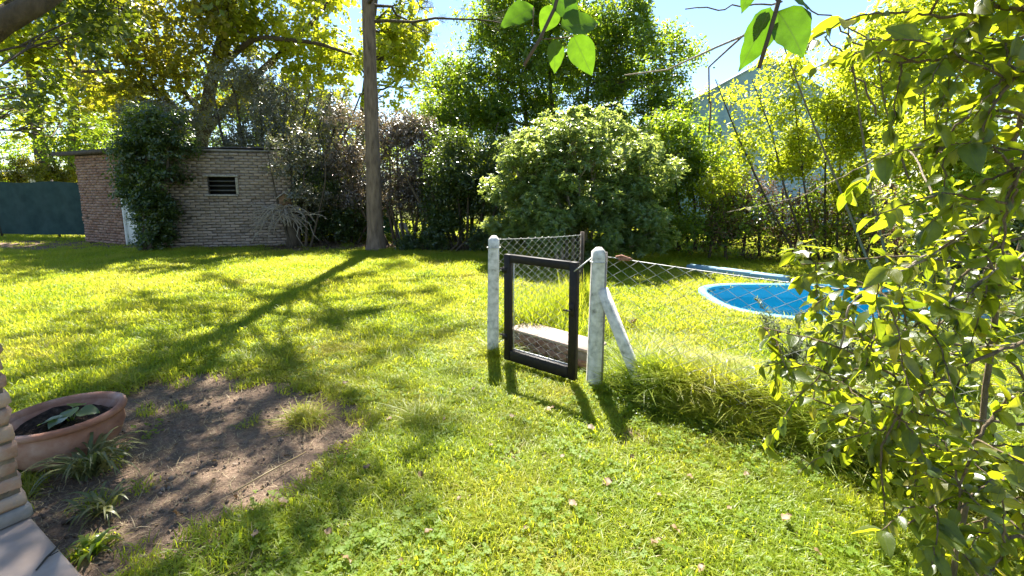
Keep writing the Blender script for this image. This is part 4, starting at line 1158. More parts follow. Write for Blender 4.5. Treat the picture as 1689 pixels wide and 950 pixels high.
# tree overhead on the left, mostly out of the frame
def near_tree():
    b = Vector((-5.6, 3.2, 0))
    limb = [at(-260, 250, 3.0), at(-60, 90, 2.9), at(0, 40, 2.9), at(58, 8, 2.95), at(120, -35, 3.1), Vector((-1.7, 4.2, 4.6))]
    t0 = [b, b + Vector((.1, 0, 1.2)), limb[0]]
    cl = []
    for c, r, n, tw in [((-3.0, 6.2, 5.3), (1.3, 1.0, .7), 6, 34), ((-1.4, 6.7, 5.8), (.8, .9, .6), 3, 24), ((-4.6, 5.6, 4.9), (1.2, 1., .8), 6, 40), ((-2.6, 7.4, 6.4), (1.1, .9, .7), 4, 30), ((-3.6, 4.6, 4.3), (1.1, .8, .6), 5, 40)]:
        cl += split_clumps(c, r, n, .5, tw)
    for px, py, dd, rx, rz, n, tw in [(140, 20, 5.2, 60, 28, 4, 34), (40, 150, 5.4, 36, 35, 3, 26), (210, 60, 6.2, 50, 26, 3, 26), (80, 195, 6.0, 36, 22, 2, 18)]:
        s = dd / FPX; cl += split_clumps(at(px, py, dd), (rx * s, .4, rz * s), n, .26, tw)
    plant('overhanging_tree', 'dark leaved tree overhanging the porch with a thick bare limb', 'tree', b, [(t0, .2, .14), (limb, .075, .05), ([limb[5], Vector((-2.2, 5.4, 5.2)), Vector((-2.6, 6.8, 6.0))], .06, .03), ([limb[5], Vector((-3.4, 5.0, 4.9)), Vector((-4.4, 5.6, 5.0))], .06, .03)], cl, 'overhead_leaf', .10, per=7, tl=.3, limb_r=.02, barkmat='bark')
near_tree()

# birdhouse on its stump, dead branches draped below
def birdhouse():
    s = gp(483, 408); top = at(473, 333, s.y)
    root = tag(empty('tree_stump', s), 'thick stump carrying the birdhouse beside the shed wall', 'stump')
    mb = MB(); hgt = top.z - .12; mb.tube([(0, 0, -.05), (.03, 0, .3), (-.02, .0, .8), ((top.x - s.x), 0, hgt)], [.20, .15, .12, .13], 10); mb.build('trunk', M['bark'], root, smooth=True)
    for i in range(46):
        a = rng.uniform(0, 2 * PI); L = rng.uniform(.5, 1.25); o = V((top.x - s.x) * .9, -.08, hgt - rng.uniform(.0, .35))
        m = o + V(math.cos(a), -abs(math.sin(a)) * .6, rng.uniform(.15, .45)) * L * .55; e = o + V(math.cos(a) * L, -abs(math.sin(a)) * L * .5, rng.uniform(-.75, .1))
        mb = MB(); P = wobble(bez(o, m, e, 7), .035); mb.tube(P, np.linspace(.022, .007, 7), 5)
        for _ in range(2):
            q = P[rng.integers(3, 6)]; mb.tube(bez(q, q + V(rng.normal() * .1, -.05, .05), q + V(rng.normal() * .22, rng.normal() * .1, rng.uniform(-.3, .1)), 4), np.linspace(.008, .003, 4), 4)
        mb.build('dead_branch', M['dead_wood'], root)
    h = tag(empty('birdhouse', (top.x, s.y - .02, top.z - .10), .25), 'small brown wooden birdhouse with a round hole and pitched roof', 'birdhouse')
    w, hh, dd = .30, .22, .24
    v = [(-w / 2, -dd / 2, 0), (w / 2, -dd / 2, 0), (w / 2, -dd / 2, hh), (0, -dd / 2, hh + .11), (-w / 2, -dd / 2, hh)]; v += [(x, dd / 2, z) for x, _, z in v]
    t = [(0, 1, 2), (0, 2, 4), (4, 2, 3), (6, 5, 9), (6, 9, 7), (7, 9, 8), (0, 5, 6), (0, 6, 1), (1, 6, 7), (1, 7, 2), (5, 0, 4), (5, 4, 9)]
    mb = MB(); mb.add(v, t); mb.build('box', M['bird_wood'], h)
    for sx in (-1, 1):
        sl = math.atan2(.11, w / 2); L = .255; mb = MB(); mb.box((0, 0, 0), (L, dd + .10, .02), None, 0, .003)
        mb.build('roof_board', M['grey_wood'], h, loc=(sx * math.cos(sl) * L * .5, 0, hh + .128 - math.sin(sl) * L * .5 + .006), rot=(0, sx * sl, 0))
    mb = MB(); mb.tube([(0, -dd / 2 - .004, .15), (0, -dd / 2 + .02, .15)], .038, 16); mb.build('entry_hole', M['dark_void'], h)
    mb = MB(); mb.box((0, -dd / 2 - .04, .055), (.24, .09, .014)); mb.build('landing_board', M['bird_wood'], h)
birdhouse()

def boards():
    c = gp(655, 408); c.y += .6
    for i in range(3):
        o = tag(MB_board(), ['pale board leaning behind the pine base, closest to the trunk', 'pale board leaning behind the pine base, middle of three', 'pale board leaning behind the pine base, farthest from the trunk'][i], 'board', 'boards leaning behind the pine')
        o.location = (c.x - .12 + i * .14, c.y + .05 * i, .30); o.rotation_euler = (math.radians(-14), math.radians(-18 - 3 * i), 0)
def MB_board():
    mb = MB(); mb.box((0, 0, 0), (.085, .025, .72), None, .003, .004); return mb.build('board', M['grey_wood'])
boards()

# ------------------------------------------------------------------ grass
def tuft_obj(name, n, rad, h, w, mat, lean=.55, seg=3):
    V_, T_ = [], []; k = 0
    for i in range(n):
        a = rng.uniform(0, 2 * PI); r = rad * math.sqrt(rng.random()); b = V(math.cos(a) * r, math.sin(a) * r, -.005)
        az = rng.uniform(0, 2 * PI); hh = h * rng.uniform(.55, 1.2); ln = lean * rng.uniform(.2, 1.3); ww = w * rng.uniform(.7, 1.3)
        dv = V(math.cos(az), math.sin(az), 0); sv = V(-math.sin(az), math.cos(az), 0)
        for s in range(seg):
            f = s / seg; p = b + dv * (ln * hh * f ** 1.8) + V(0, 0, hh * (f - .25 * ln * f * f)); hw = ww * (1 - f * .55) * .5
            V_ += [p - sv * hw, p + sv * hw]
        V_.append(b + dv * ln * hh * 1.05 + V(0, 0, hh * (1 - .3 * ln)))
        for s in range(seg - 1):
            q = k + s * 2; T_ += [(q, q + 1, q + 3), (q, q + 3, q + 2)]
        q = k + (seg - 1) * 2; T_.append((q, q + 1, q + 2)); k += seg * 2 + 1
    me = mesh_np(name, np.array(V_), np.array(T_)); me.materials.append(mat)
    return bpy.data.objects.new(name, me)

def clover_obj(name, n, rad, mat):
    p = np.stack([rng.uniform(-rad, rad, n), rng.uniform(-rad, rad, n), rng.uniform(.012, .045, n)], -1)
    p3 = np.repeat(p, 3, 0); a = np.tile(np.arange(3) * 2 * PI / 3, n) + np.repeat(rng.uniform(0, 6, n), 3)
    d = np.stack([np.cos(a), np.sin(a), np.full(len(a), .15)], -1); nn = np.tile(V(0, 0, 1), (len(a), 1)) + rng.normal(size=(len(a), 3)) * .25
    v, t = leaves_np(p3, d, nn, rng.uniform(.011, .02, len(a)), 'diamond', 1.7)
    me = mesh_np(name, v, t); me.materials.append(mat); return bpy.data.objects.new(name, me)

def scatter(name, label, pts, rot, scl, idx, sources, cat=None):
    me = bpy.data.meshes.new(name); me.vertices.add(len(pts)); me.vertices.foreach_set('co', np.asarray(pts, np.float32).ravel())
    for nm, ty, arr, key in (('rot', 'FLOAT_VECTOR', rot, 'vector'), ('scl', 'FLOAT_VECTOR', scl, 'vector'), ('pick', 'INT', idx, 'value')):
        a = me.attributes.new(nm, ty, 'POINT'); a.data.foreach_set(key, np.asarray(arr, np.int32 if ty == 'INT' else np.float32).ravel())
    o = bpy.data.objects.new(name, me); COL.objects.link(o); tag(o, label, cat, None, 'stuff')
    ng = bpy.data.node_groups.new(name, 'GeometryNodeTree')
    ng.interface.new_socket('Geometry', in_out='INPUT', socket_type='NodeSocketGeometry'); ng.interface.new_socket('Geometry', in_out='OUTPUT', socket_type='NodeSocketGeometry')
    N = ng.nodes; gi = N.new('NodeGroupInput'); go = N.new('NodeGroupOutput'); ip = N.new('GeometryNodeInstanceOnPoints'); jn = N.new('GeometryNodeJoinGeometry')
    for s in reversed(sources):
        oi = N.new('GeometryNodeObjectInfo'); oi.inputs['Object'].default_value = s; oi.inputs['As Instance'].default_value = True
        ng.links.new(oi.outputs['Geometry'], jn.inputs[0])
    ng.links.new(gi.outputs[0], ip.inputs['Points']); ng.links.new(jn.outputs[0], ip.inputs['Instance']); ip.inputs['Pick Instance'].default_value = True
    for nm, ty, sk in (('rot', 'FLOAT_VECTOR', 'Rotation'), ('scl', 'FLOAT_VECTOR', 'Scale'), ('pick', 'INT', 'Instance Index')):
        na = N.new('GeometryNodeInputNamedAttribute'); na.data_type = ty; na.inputs['Name'].default_value = nm
        ng.links.new(na.outputs[0], ip.inputs[sk])
    ng.links.new(ip.outputs[0], go.inputs[0])
    md = o.modifiers.new('scatter', 'NODES'); md.node_group = ng
    return o

def lawn():
    fine = [tuft_obj('grass_tuft', 44, .075, .053, .0056, M['grass'], 1.2) for _ in range(4)]
    coarse = [tuft_obj('grass_tuft', 46, .16, .075, .0085, M['grass'], .8) for _ in range(3)]
    clov = [clover_obj('clover_patch', 22, .09, M['clover_leaf']) for _ in range(2)]
    straw = [tuft_obj('straw_tuft', 7, .10, .022, .003, M['straw'], 2.6) for _ in range(2)]
    src = fine + coarse + clov + straw
    P = []
    N = 480000
    r = np.exp(rng.uniform(math.log(1.2), math.log(24), N)) ; a = rng.uniform(-1.02, 1.02, N)
    x, y = r * np.sin(a), r * np.cos(a)
    # 1/r^2 sampling thinned to a density that falls with distance
    dens0 = N / (math.log(24 / 1.2) * 2.04) / r ** 2
    want = np.where(r < 5, 520, np.where(r < 8, 520 - (r - 5) * 110, np.maximum(190 - (r - 8) * 14, 45)))
    keep = rng.random(N) < np.clip(want / dens0, 0, 1)
    x, y, r = x[keep], y[keep], r[keep]
    b = bare_fn(x, y)
    k = rng.random(len(x)) > b * (1.015 - .075 * fbm(x, y, 5., 91.))
    k &= ~in_poly(x, y, pool_outline(.12)); k &= np.hypot(x - POT.x, y - POT.y) > .25
    sx = (x - PA.x) * PN.x + (y - PA.y) * PN.y
    sl = (x - PA.x) * PD.x + (y - PA.y) * PD.y
    k &= ~((sx > -.02) & (sl > -.1) & (sl < 3.9))
    k &= ~in_poly(x, y, [(-9.2, 11.7), (-5.5, 12.6), (-9.5, 15.5), (-13.2, 13.5)])
    x, y, r, b = x[k], y[k], r[k], b[k]
    n = len(x); z = ground_z(x, y)
    hv = .55 + .9 * fbm(x, y, 1.6, 60.)
    far = np.clip((r - 4) / 5, 0, 1)
    idx = np.where(rng.random(n) < far, 4 + rng.integers(0, 3, n), rng.integers(0, 4, n))
    cl = (rng.random(n) < .04 + .10 * (fbm(x, y, 1.1, 80.) > .55)) & (r < 6); idx = np.where(cl, 7 + rng.integers(0, 2, n), idx)
    st = rng.random(n) < .05 + .10 * (fbm(x, y, 1.25, 21.) > .56); idx = np.where(st, 9 + rng.integers(0, 2, n), idx)
    sc = np.stack([rng.uniform(.8, 1.25, n)] * 2 + [hv * rng.uniform(.75, 1.25, n)], -1)
    rot = np.stack([rng.normal(0, .12, n), rng.normal(0, .12, n), rng.uniform(0, 6.28, n)], -1)
    scatter('lawn_grass', 'sunlit short lawn grass with clover and straw', np.stack([x, y, z], -1), rot, sc, idx, src)
    # straw and crumbs over the bare earth
    m = 2600; x = rng.uniform(-5, 0, m * 4); y = rng.uniform(1.3, 5.2, m * 4); b = bare_fn(x, y); kk = (b > .4) & (rng.random(m * 4) < .6); x, y = x[kk], y[kk]
    n = len(x); idx = rng.integers(0, 2, n)
    scatter('straw_litter', 'dead straw strewn over the bare earth', np.stack([x, y, ground_z(x, y) - .008], -1), np.stack([rng.normal(0, .2, n), rng.normal(0, .2, n), rng.uniform(0, 6.3, n)], -1),
            np.stack([rng.uniform(.5, 1.2, n)] * 3, -1), idx, straw)
lawn()

def crumbs():
    src = []
    for q in range(3):
        v, t = bevel_box(.5, .42, .34, .16); v = v + rng.uniform(-.12, .12, v.shape); me = mesh_np('soil_crumb', v, t); me.materials.append(M['crumb']); src.append(bpy.data.objects.new('soil_crumb', me))
    m = 9000; x = rng.uniform(-4.5, .2, m); y = rng.uniform(1.3, 5.2, m); k = (bare_fn(x, y) > .45) & (fbm(x, y, 4., 71.) > .42); x, y = x[k], y[k]; n = len(x)
    s_ = np.minimum(.006 * np.exp(rng.normal(0, .6, n)), .03)
    scatter('soil_crumbs', 'small clods and pebbles on the bare earth', np.stack([x, y, ground_z(x, y) - .006], -1), rng.uniform(0, 6.3, (n, 3)), np.stack([s_] * 3, -1), rng.integers(0, 3, n), src)
    P, D, N, S = [], [], [], []
    x = rng.uniform(-4.5, .2, 2600); y = rng.uniform(1.3, 5.2, 2600); k = bare_fn(x, y) > .35; x, y = x[k], y[k]; n = len(x); a = rng.uniform(0, 6.3, n)
    v, t = leaves_np(np.stack([x, y, ground_z(x, y)], -1), np.stack([np.cos(a), np.sin(a), rng.normal(.05, .25, n)], -1), np.tile(V(0, 0, 1), (n, 1)) + rng.normal(size=(n, 3)) * .5, rng.uniform(.012, .04, n), 'diamond', rng.uniform(.4, 1.5, n))
    o = link('leaf_scraps', mesh_np('leaf_scraps', v, t), M['dry_leaf']); tag(o, 'scraps of dry leaf on the bare earth near the pot', None, None, 'stuff')
crumbs()

def tall_grass():
    src = [tuft_obj('tall_tuft', 30, .09, .225, .0065, M['grass'], 1.05, 4) for _ in range(4)]
    X, Y, S = [], [], []
    def line(P, Q, n, wdt, s0, s1):
        t = rng.random(n); d = (Q - P); nr = Vector((-d.y, d.x, 0)).normalized(); o = rng.normal(0, wdt, n)
        X.append(P.x + d.x * t + nr.x * o); Y.append(P.y + d.y * t + nr.y * o); S.append(rng.uniform(s0, s1, n))
    e = POST_B + FDIR * 3.0; pd = Vector((-FDIR.y, FDIR.x, 0))
    line(POST_B + FDIR * .12 + pd * .1, e + pd * .1, 620, .09, .2, .75)
    line(POST_B + FDIR * .5 + pd * .35, e + pd * .35, 420, .18, .25, .6)
    line(POST_A + pd * .45, POST_A + pd * 1.9, 420, .12, 1.0, 2.5)
    line(POST_A + pd * .55 + FDIR * .3, POST_A + pd * 1.7 + FDIR * .4, 260, .16, .5, 1.6)
    line(POST_B + pd * .35 - FDIR * .1, POST_B + pd * 1.2 + FDIR * .2, 90, .15, .4, .9)
    line(POST_A - FDIR * .05, POST_A + FDIR * .2, 26, .05, .3, .6)
    line(POST_B + FDIR * .3 + pd * .02, e + pd * .02, 260, .05, .35, .95)
    nb = len(np.concatenate(X))
    line(POST_B + FDIR * .15 - pd * .05, e - pd * .05, 240, .07, .8, 1.5)
    for c in ((330, 590), (660, 600), (510, 690), (700, 690), (200, 640), (600, 580), (420, 600)):
        q = gp(*c); line(q + Vector((-.12, 0, 0)), q + Vector((.12, .02, 0)), 10, .05, .25, .5)
    x, y, s = np.concatenate(X), np.concatenate(Y), np.concatenate(S); n = len(x)
    pick = rng.integers(0, 4, n); pick[nb:nb + 240] = 4 + rng.integers(0, 2, 240); s[nb:nb + 240] *= 1.3
    src += [clover_obj('weed_patch', 30, .09, M['green_leaf']) for _ in range(2)]
    rot = np.stack([rng.normal(0, .15, n), rng.normal(0, .15, n), rng.uniform(0, 6.3, n)], -1)
    hang = np.arange(nb - 260, nb); rot[hang, 2] = rng.normal(0, .4, 260) + math.atan2(FDIR.y, FDIR.x); rot[hang, 0] = rng.uniform(.35, 1.1, 260)
    scatter('tall_grass', 'unmown tall grass along the chain link fences', np.stack([x, y, ground_z(x, y)], -1), rot,
            np.stack([rng.uniform(.8, 1.2, n), rng.uniform(.8, 1.2, n), s], -1), pick, src)
tall_grass()

def hedge_litter():
    n = 5200; x = rng.uniform(-8.5, 1.0, n); y = rng.uniform(10.6, 13.5, n); k = bare_fn(x, y) > .35; x, y = x[k], y[k]; n = len(x)
    p = np.stack([x, y, ground_z(x, y) + .012], -1); a = rng.uniform(0, 6.3, n); d = np.stack([np.cos(a), np.sin(a), rng.normal(0, .2, n)], -1)
    nn = np.tile(V(0, 0, 1), (n, 1)) + rng.normal(size=(n, 3)) * .35
    v, t = leaves_np(p, d, nn, rng.uniform(.05, .11, n), 'diamond', 1.2)
    o = link('leaf_litter', mesh_np('leaf_litter', v, t), M['dry_leaf']); tag(o, 'dry leaf litter under the hedge behind the pine', None, None, 'stuff')
hedge_litter()

# ------------------------------------------------------------------ small plants and fallen things
def strap_plant(name, label, c, n, L, w, mat='strap_leaf', spread=1.0, cat='plant'):
    c = Vector(c); c.z = gz(c)
    root = tag(empty(name, c), label, cat)
    meshes = []
    for q in range(5):
        ln = rng.uniform(.5, 1.2); seg = 7; v = []; t = []
        for s in range(seg + 1):
            f = s / seg; x = ln * f * spread; z = 1.1 * f - (.55 + .45 * ln) * f ** 2.2 * spread; hw = .5 * (1 - f ** 2.5) * (1 if f > .1 else .8) + .02
            v += [(x, -hw * w / L, z + .12 * hw * w / L), (x, 0, z), (x, hw * w / L, z + .12 * hw * w / L)]
        for s in range(seg):
            for j in (0, 1): a = s * 3 + j; t += [(a, a + 1, a + 4), (a, a + 4, a + 3)]
        me = mesh_np('leaf', np.array(v), np.array(t), smooth=True); me.materials.append(M[mat]); meshes.append(me)
    for i in range(n):
        s = L * rng.uniform(.55, 1.15)
        link('leaf', meshes[i % 5], None, root, (rng.normal() * .025, rng.normal() * .025, 0), (rng.normal() * .15, rng.uniform(-.35, .25), rng.uniform(0, 6.28)), s)
    return root
strap_plant('spider_plant', 'arching striped strap leaved plant at the foot of the terracotta pot', gp(148, 778), 95, .36, .017)
strap_plant('spider_plant', 'small flattened strap leaved plant on the earth beside the paving', gp(165, 838), 34, .20, .016)
strap_plant('spider_plant', 'pale drooping strap leaved tuft at the foot of the chain link fence', gp(1180, 672), 44, .24, .013)
strap_plant('weed_tuft', 'small leafy weed at the edge of the earth near the paving', gp(150, 905), 26, .12, .02, 'green_leaf')

def seedling():
    root = tag(empty('squash_seedling', (POT.x + .07, POT.y - .02, POT.z + .215)), 'young broad leaved seedling growing in the terracotta pot', 'seedling')
    me_v, me_t, me_uv = ovate(-.12, .08, .5, 5, .03); me = mesh_np('leaf', me_v, me_t, me_uv, True); me.materials.append(M['bush_leaf'])
    for a, s, z in ((.3, .11, .07), (1.9, .09, .09), (3.6, .12, .05), (4.7, .10, .06), (5.5, .08, .10)):
        mb = MB(); mb.tube([(0, 0, 0), (math.cos(a) * .03, math.sin(a) * .03, z)], .003, 5); mb.build('stem', M['bush_leaf'], root)
        link('leaf', me, None, root, (math.cos(a) * .03, math.sin(a) * .03, z), (-.1, .15, a - PI / 2), s)
seedling()

def fallen():
    ms = []
    for q in range(4):
        v, t, uv = ovate(rng.uniform(-.5, .6), rng.uniform(.05, .25), rng.uniform(.26, .42), 5, .12); m_ = mesh_np('fallen_leaf', v, t, uv, True); m_.materials.append(M['dry_leaf']); ms.append(m_)
    spots = [(355, 622 + 475 - 308), (475, 838), (548, 890), (655, 935), (580, 940), (300, 850), (175, 860), (1105, 875), (1133, 790), (930, 765), (810, 745), (735, 700), (980, 720), (1075, 905), (1225, 790), (1290, 870), (870, 880), (420, 900), (760, 830), (690, 790),
             (600, 785), (950, 850), (1010, 805), (1160, 940), (1340, 915), (500, 720), (445, 700), (270, 800), (360, 760), (640, 700), (1045, 760), (700, 890), (840, 700), (900, 690), (780, 650), (565, 640), (1200, 850), (1090, 830), (1270, 760), (520, 580)]
    for i, (px, py) in enumerate(spots):
        c = gp(px, py); c.z = gz(c) + (.012 if bare_fn(np.array([c.x]), np.array([c.y]))[0] > .5 else .045)
        o = link('fallen_leaf', ms[i % 4], None, None, c, (rng.normal() * .35, rng.normal() * .35, rng.uniform(0, 6.28)), rng.uniform(.028, .065))
        tag(o, 'curled dry brown leaf fallen on the lawn', 'fallen leaf', 'dry leaves fallen on the lawn')
    o = MB(); o.tube([gp(385, 812, .02), gp(440, 780, .035), gp(505, 745, .02)], [.004, .005, .003], 5); tag(o.build('dry_stalk', M['straw']), 'long straw coloured stalk lying across the bare earth', 'stalk')
    o = MB(); o.tube([gp(1240, 668, .10), gp(1290, 676, .09), gp(1360, 690, .06)], [.012, .012, .01], 7); tag(o.build('broken_pipe', M['pale_twig']), 'short pale stick poking out under the vine', 'stick')
    o = MB(); o.tube([gp(60, 940, .095), gp(78, 918, .098), gp(92, 905, .096), gp(98, 895, .096)], [.003, .004, .004, .002], 5); o.tube([gp(78, 918, .098), gp(84, 916, .11), gp(96, 909, .10)], .002, 4)
    tag(o.build('twig', M['dark_wood']), 'thin dark twig lying on the porch paving', 'twig')
    c = gp(1045, 545, .0); mb = MB()
    v, t = leaves_np(np.tile(V(0, 0, .03), (9, 1)) + rng.normal(size=(9, 3)) * .02, unit(9), unit(9), np.full(9, .06), 'diamond', 1.6); mb.add(v, t)
    o = mb.build('dead_leaf_clump', M['brown_twig'], None, loc=(c.x, c.y, .08)); tag(o, 'small brown clump of dead leaves on the grass beyond the strut', 'leaf clump')
fallen()

def rosemary(label, px, py, h, n):
    c = gp(px, py); root = tag(empty('rosemary_bush', (c.x, c.y, 0)), label, 'shrub', 'rosemary bushes beside the pool')
    mb = MB(); P, D, N, S = [], [], [], []
    for i in range(n):
        a = rng.uniform(0, 6.28); l = h * rng.uniform(.55, 1.1); e = V(math.cos(a) * l * .45, math.sin(a) * l * .45, l); o = V(math.cos(a) * .06, math.sin(a) * .06, 0)
        pt = wobble(bez(o, o + V(0, 0, l * .5) + e * .15, e, 8), .012); mb.tube(pt, np.linspace(.006, .002, 8), 4)
        k = 170; f = rng.uniform(.15, 1, k) * 7; j = np.minimum(f.astype(int), 6); q = pt[j] + (pt[j + 1] - pt[j]) * (f - j)[:, None]
        ax = pt[-1] - pt[0]; ax /= np.linalg.norm(ax); dd = unit(k); dd = dd - ax * (dd @ ax)[:, None] + ax * .7
        P.append(q); D.append(dd); N.append(unit(k)); S.append(rng.uniform(.028, .045, k))
    mb.build('stems', M['vine_cane'], root)
    v, t = leaves_np(np.concatenate(P), np.concatenate(D), np.concatenate(N), np.concatenate(S), 'narrow', .8); link('foliage', mesh_np('foliage', v, t), M['rosemary_leaf'], root)
rosemary('spiky rosemary bush standing before the near edge of the pool', 1300, 640, .62, 26)
rosemary('taller rosemary bush half hidden by the vine leaves', 1420, 650, .75, 30)
rosemary('rosemary bush at the far right behind the vine', 1560, 640, .85, 30)

# ------------------------------------------------------------------ the vine close to the camera
LEAFV = []
for q in range(6):
    v, t, uv = ovate(rng.uniform(-.34, .04), rng.uniform(.04, .13), rng.uniform(.23, .31), 6, rng.uniform(0, .02)); me_ = mesh_np('leaf', v, t, uv, True); me_.materials.append(M['near_leaf']); LEAFV.append((v, t, uv, me_))

def basis(d, n):
    y = Vector(d).normalized(); x = y.cross(Vector(n)); x.normalize(); z = x.cross(y); return Matrix((x, y, z)).transposed()

def near_vine():
    base = Vector((2.3, 1.9, 0))
    root = tag(empty('climbing_vine', base), 'sprawling vine with pointed leaves and pale canes close beside the fence', 'vine')
    nodes = []                                    # leaf bases: point, cane direction
    def cane(pts, r0, r1, mat='vine_cane', leafy=(.2, 1.0), gap=.040, as_part=True):
        P = [np.array(tuple(p)) for p in pts]; t = np.linspace(0, len(P) - 1, len(P) * 6); A_ = np.array(P)
        Q = np.stack([np.interp(t, np.arange(len(P)), A_[:, i]) for i in range(3)], 1)
        for _ in range(3): Q[1:-1] = (Q[:-2] + Q[1:-1] * 2 + Q[2:]) / 4
        Q[1:-1] += rng.normal(size=Q[1:-1].shape) * .0022
        mb = MB(); mb.tube(Q - np.array(base), np.linspace(r0 * .75, r1 * .8, len(Q)), 6); mb.build('cane', M[mat], root, smooth=True)
        seg = np.linalg.norm(np.diff(Q, axis=0), axis=1); L = seg.sum(); cum = np.concatenate([[0], np.cumsum(seg)])
        s = L * leafy[0]
        while s < L * leafy[1]:
            i = min(np.searchsorted(cum, s), len(Q) - 1); q = Q[i]; d = Q[min(i + 1, len(Q) - 1)] - Q[max(i - 1, 0)]; nodes.append((q, d / np.linalg.norm(d))); s += gap * rng.uniform(.6, 1.4)
        return Q
    main = [
        ([Vector((2.4, 1.6, 0)), at(1690, 600, 1.7), at(1560, 560, 1.7), at(1440, 600, 1.65), at(1365, 645, 1.6)], .010, .004, 'vine_cane'),
        ([at(1720, 320, 1.5), at(1600, 380, 1.5), at(1480, 450, 1.5), at(1400, 500, 1.5), at(1385, 585, 1.48)], .007, .004, 'pale_twig'),
        ([at(1700, 700, 1.4), at(1560, 690, 1.4), at(1450, 600, 1.42), at(1350, 560, 1.5), at(1260, 540, 1.6)], .008, .003, 'vine_cane'),
        ([at(1700, 760, 1.5), at(1560, 745, 1.5), at(1430, 700, 1.6), at(1350, 660, 1.7), at(1300, 650, 1.8)], .009, .003, 'vine_cane'),
        ([at(1740, 480, 1.7), at(1620, 440, 1.7), at(1500, 420, 1.75), at(1390, 430, 1.8), at(1290, 440, 1.9)], .009, .003, 'vine_cane'),
        ([at(1700, 560, 1.3), at(1590, 600, 1.3), at(1500, 660, 1.3), at(1450, 730, 1.3), at(1460, 850, 1.28)], .008, .003, 'vine_cane'),
        ([at(1720, 860, 1.15), at(1640, 800, 1.15), at(1560, 820, 1.15), at(1490, 870, 1.15)], .008, .003, 'vine_cane'),
        ([at(1570, 960, 1.5), at(1640, 560, 1.5), at(1660, 300, 1.45), at(1700, 100, 1.4), at(1690, -60, 1.35)], .013, .009, 'vine_cane'),
        ([at(1690, 60, 1.2), at(1600, 90, 1.2), at(1500, 105, 1.25), at(1440, 100, 1.3)], .007, .003, 'vine_cane'),
        ([at(1720, 20, 1.1), at(1640, 10, 1.1), at(1560, 30, 1.1), at(1490, 20, 1.15)], .008, .003, 'vine_cane'),
        ([at(1720, 200, 1.2), at(1650, 180, 1.2), at(1580, 200, 1.2), at(1540, 260, 1.25)], .007, .003, 'vine_cane'),
        ([at(1740, 380, 1.3), at(1650, 400, 1.3), at(1570, 470, 1.3), at(1540, 560, 1.3)], .008, .003, 'vine_cane'),
        ([at(1740, 640, 1.1), at(1660, 660, 1.1), at(1600, 740, 1.1), at(1580, 840, 1.1)], .008, .003, 'vine_cane'),
        ([at(1640, 980, 1.25), at(1620, 880, 1.25), at(1650, 780, 1.25)], .008, .004, 'vine_cane'),
        ([at(1740, 900, 1.0), at(1670, 880, 1.0), at(1640, 940, 1.0)], .007, .003, 'vine_cane'),
        ([at(1700, 520, 2.0), at(1560, 500, 2.1), at(1430, 480, 2.2), at(1340, 500, 2.2)], .008, .003, 'pale_twig'),
        ([at(1760, 330, 2.0), at(1640, 330, 2.0), at(1540, 370, 2.1), at(1450, 390, 2.2)], .008, .003, 'vine_cane'),
        ([at(1640, 720, 1.9), at(1540, 640, 2.0), at(1440, 560, 2.1), at(1380, 520, 2.1)], .008, .003, 'vine_cane'),
        ([at(1720, 300, 1.25), at(1620, 370, 1.25), at(1520, 430, 1.25), at(1425, 478, 1.25)], .006, .004, 'pale_twig'),
        ([at(1740, 395, 1.2), at(1650, 440, 1.2), at(1540, 515, 1.2), at(1470, 560, 1.2)], .005, .003, 'pale_twig'),
        ([at(1740, 560, 1.35), at(1600, 575, 1.35), at(1500, 600, 1.35), at(1420, 575, 1.35)], .004, .002, 'pale_twig'),
        ([at(1500, 700, 1.5), at(1400, 640, 1.5), at(1340, 600, 1.5), at(1290, 610, 1.55)], .005, .002, 'vine_cane'),
        ([at(1740, 130, 1.0), at(1680, 120, 1.0), at(1640, 170, 1.0), at(1620, 230, 1.0)], .007, .003, 'vine_cane'),
        ([at(1740, 260, 1.0), at(1690, 250, 1.0), at(1660, 330, 1.0), at(1655, 420, 1.0)], .007, .003, 'vine_cane'),
    ]
    sides = []
    for pts, r0, r1, mt in main:
        Q = cane(pts, r0, r1, mt)
        for _ in range(6):
            i = rng.integers(len(Q) // 6, len(Q)); o = Q[i]; L = rng.uniform(.14, .34); dv = unit(1)[0] + V(-.35, -.1, .15); dv /= np.linalg.norm(dv)
            e = o + dv * L + V(0, 0, -.04); sides.append([o, (o + e) / 2 + V(0, 0, .04), e])
    for s in sides: cane(s, .004, .0015, leafy=(.15, 1.0), gap=.026)
    # long dry runners crossing the gap
    cane([at(1560, 370, 1.5), at(1420, 440, 1.55), at(1330, 505, 1.6), at(1240, 560, 1.65)][:1] + [at(1500, 235, 1.9), at(1400, 285, 2.0), at(1320, 325, 2.1), at(1200, 350, 2.2)], .005, .002, 'pale_twig', (.9, 1), .2)
    cane([at(1690, 330, 1.6), at(1560, 345, 1.7), at(1450, 370, 1.8)], .004, .002, 'pale_twig', (.9, 1), .2)
    # inner mass fill, deeper and right; last, unseen clump overhead added for shade
    for c, r, n in [((2.2, 1.8, .55), (.38, .40, .5), 120), ((2.45, 2.15, 1.25), (.48, .40, .60), 260), ((1.95, 1.55, .30), (.40, .30, .28), 100), ((1.85, 2.0, .60), (.40, .28, .34), 240), ((1.62, 1.2, 2.0), (.2, .2, .22), 90), ((1.22, 1.02, 2.12), (.30, .18, .20), 240), ((1.75, 1.25, 2.3), (.24, .22, .25), 130), ((1.85, 1.5, .35), (.3, .3, .3), 60), ((1.65, 2.0, 3.02), (.8, .5, .3), 1500)]:
        u = unit(n) * (rng.random(n) ** .4)[:, None]
        for k in range(n): nodes.append((np.array(c) + u[k] * np.array(r), unit(1)[0]))
    leaves = []
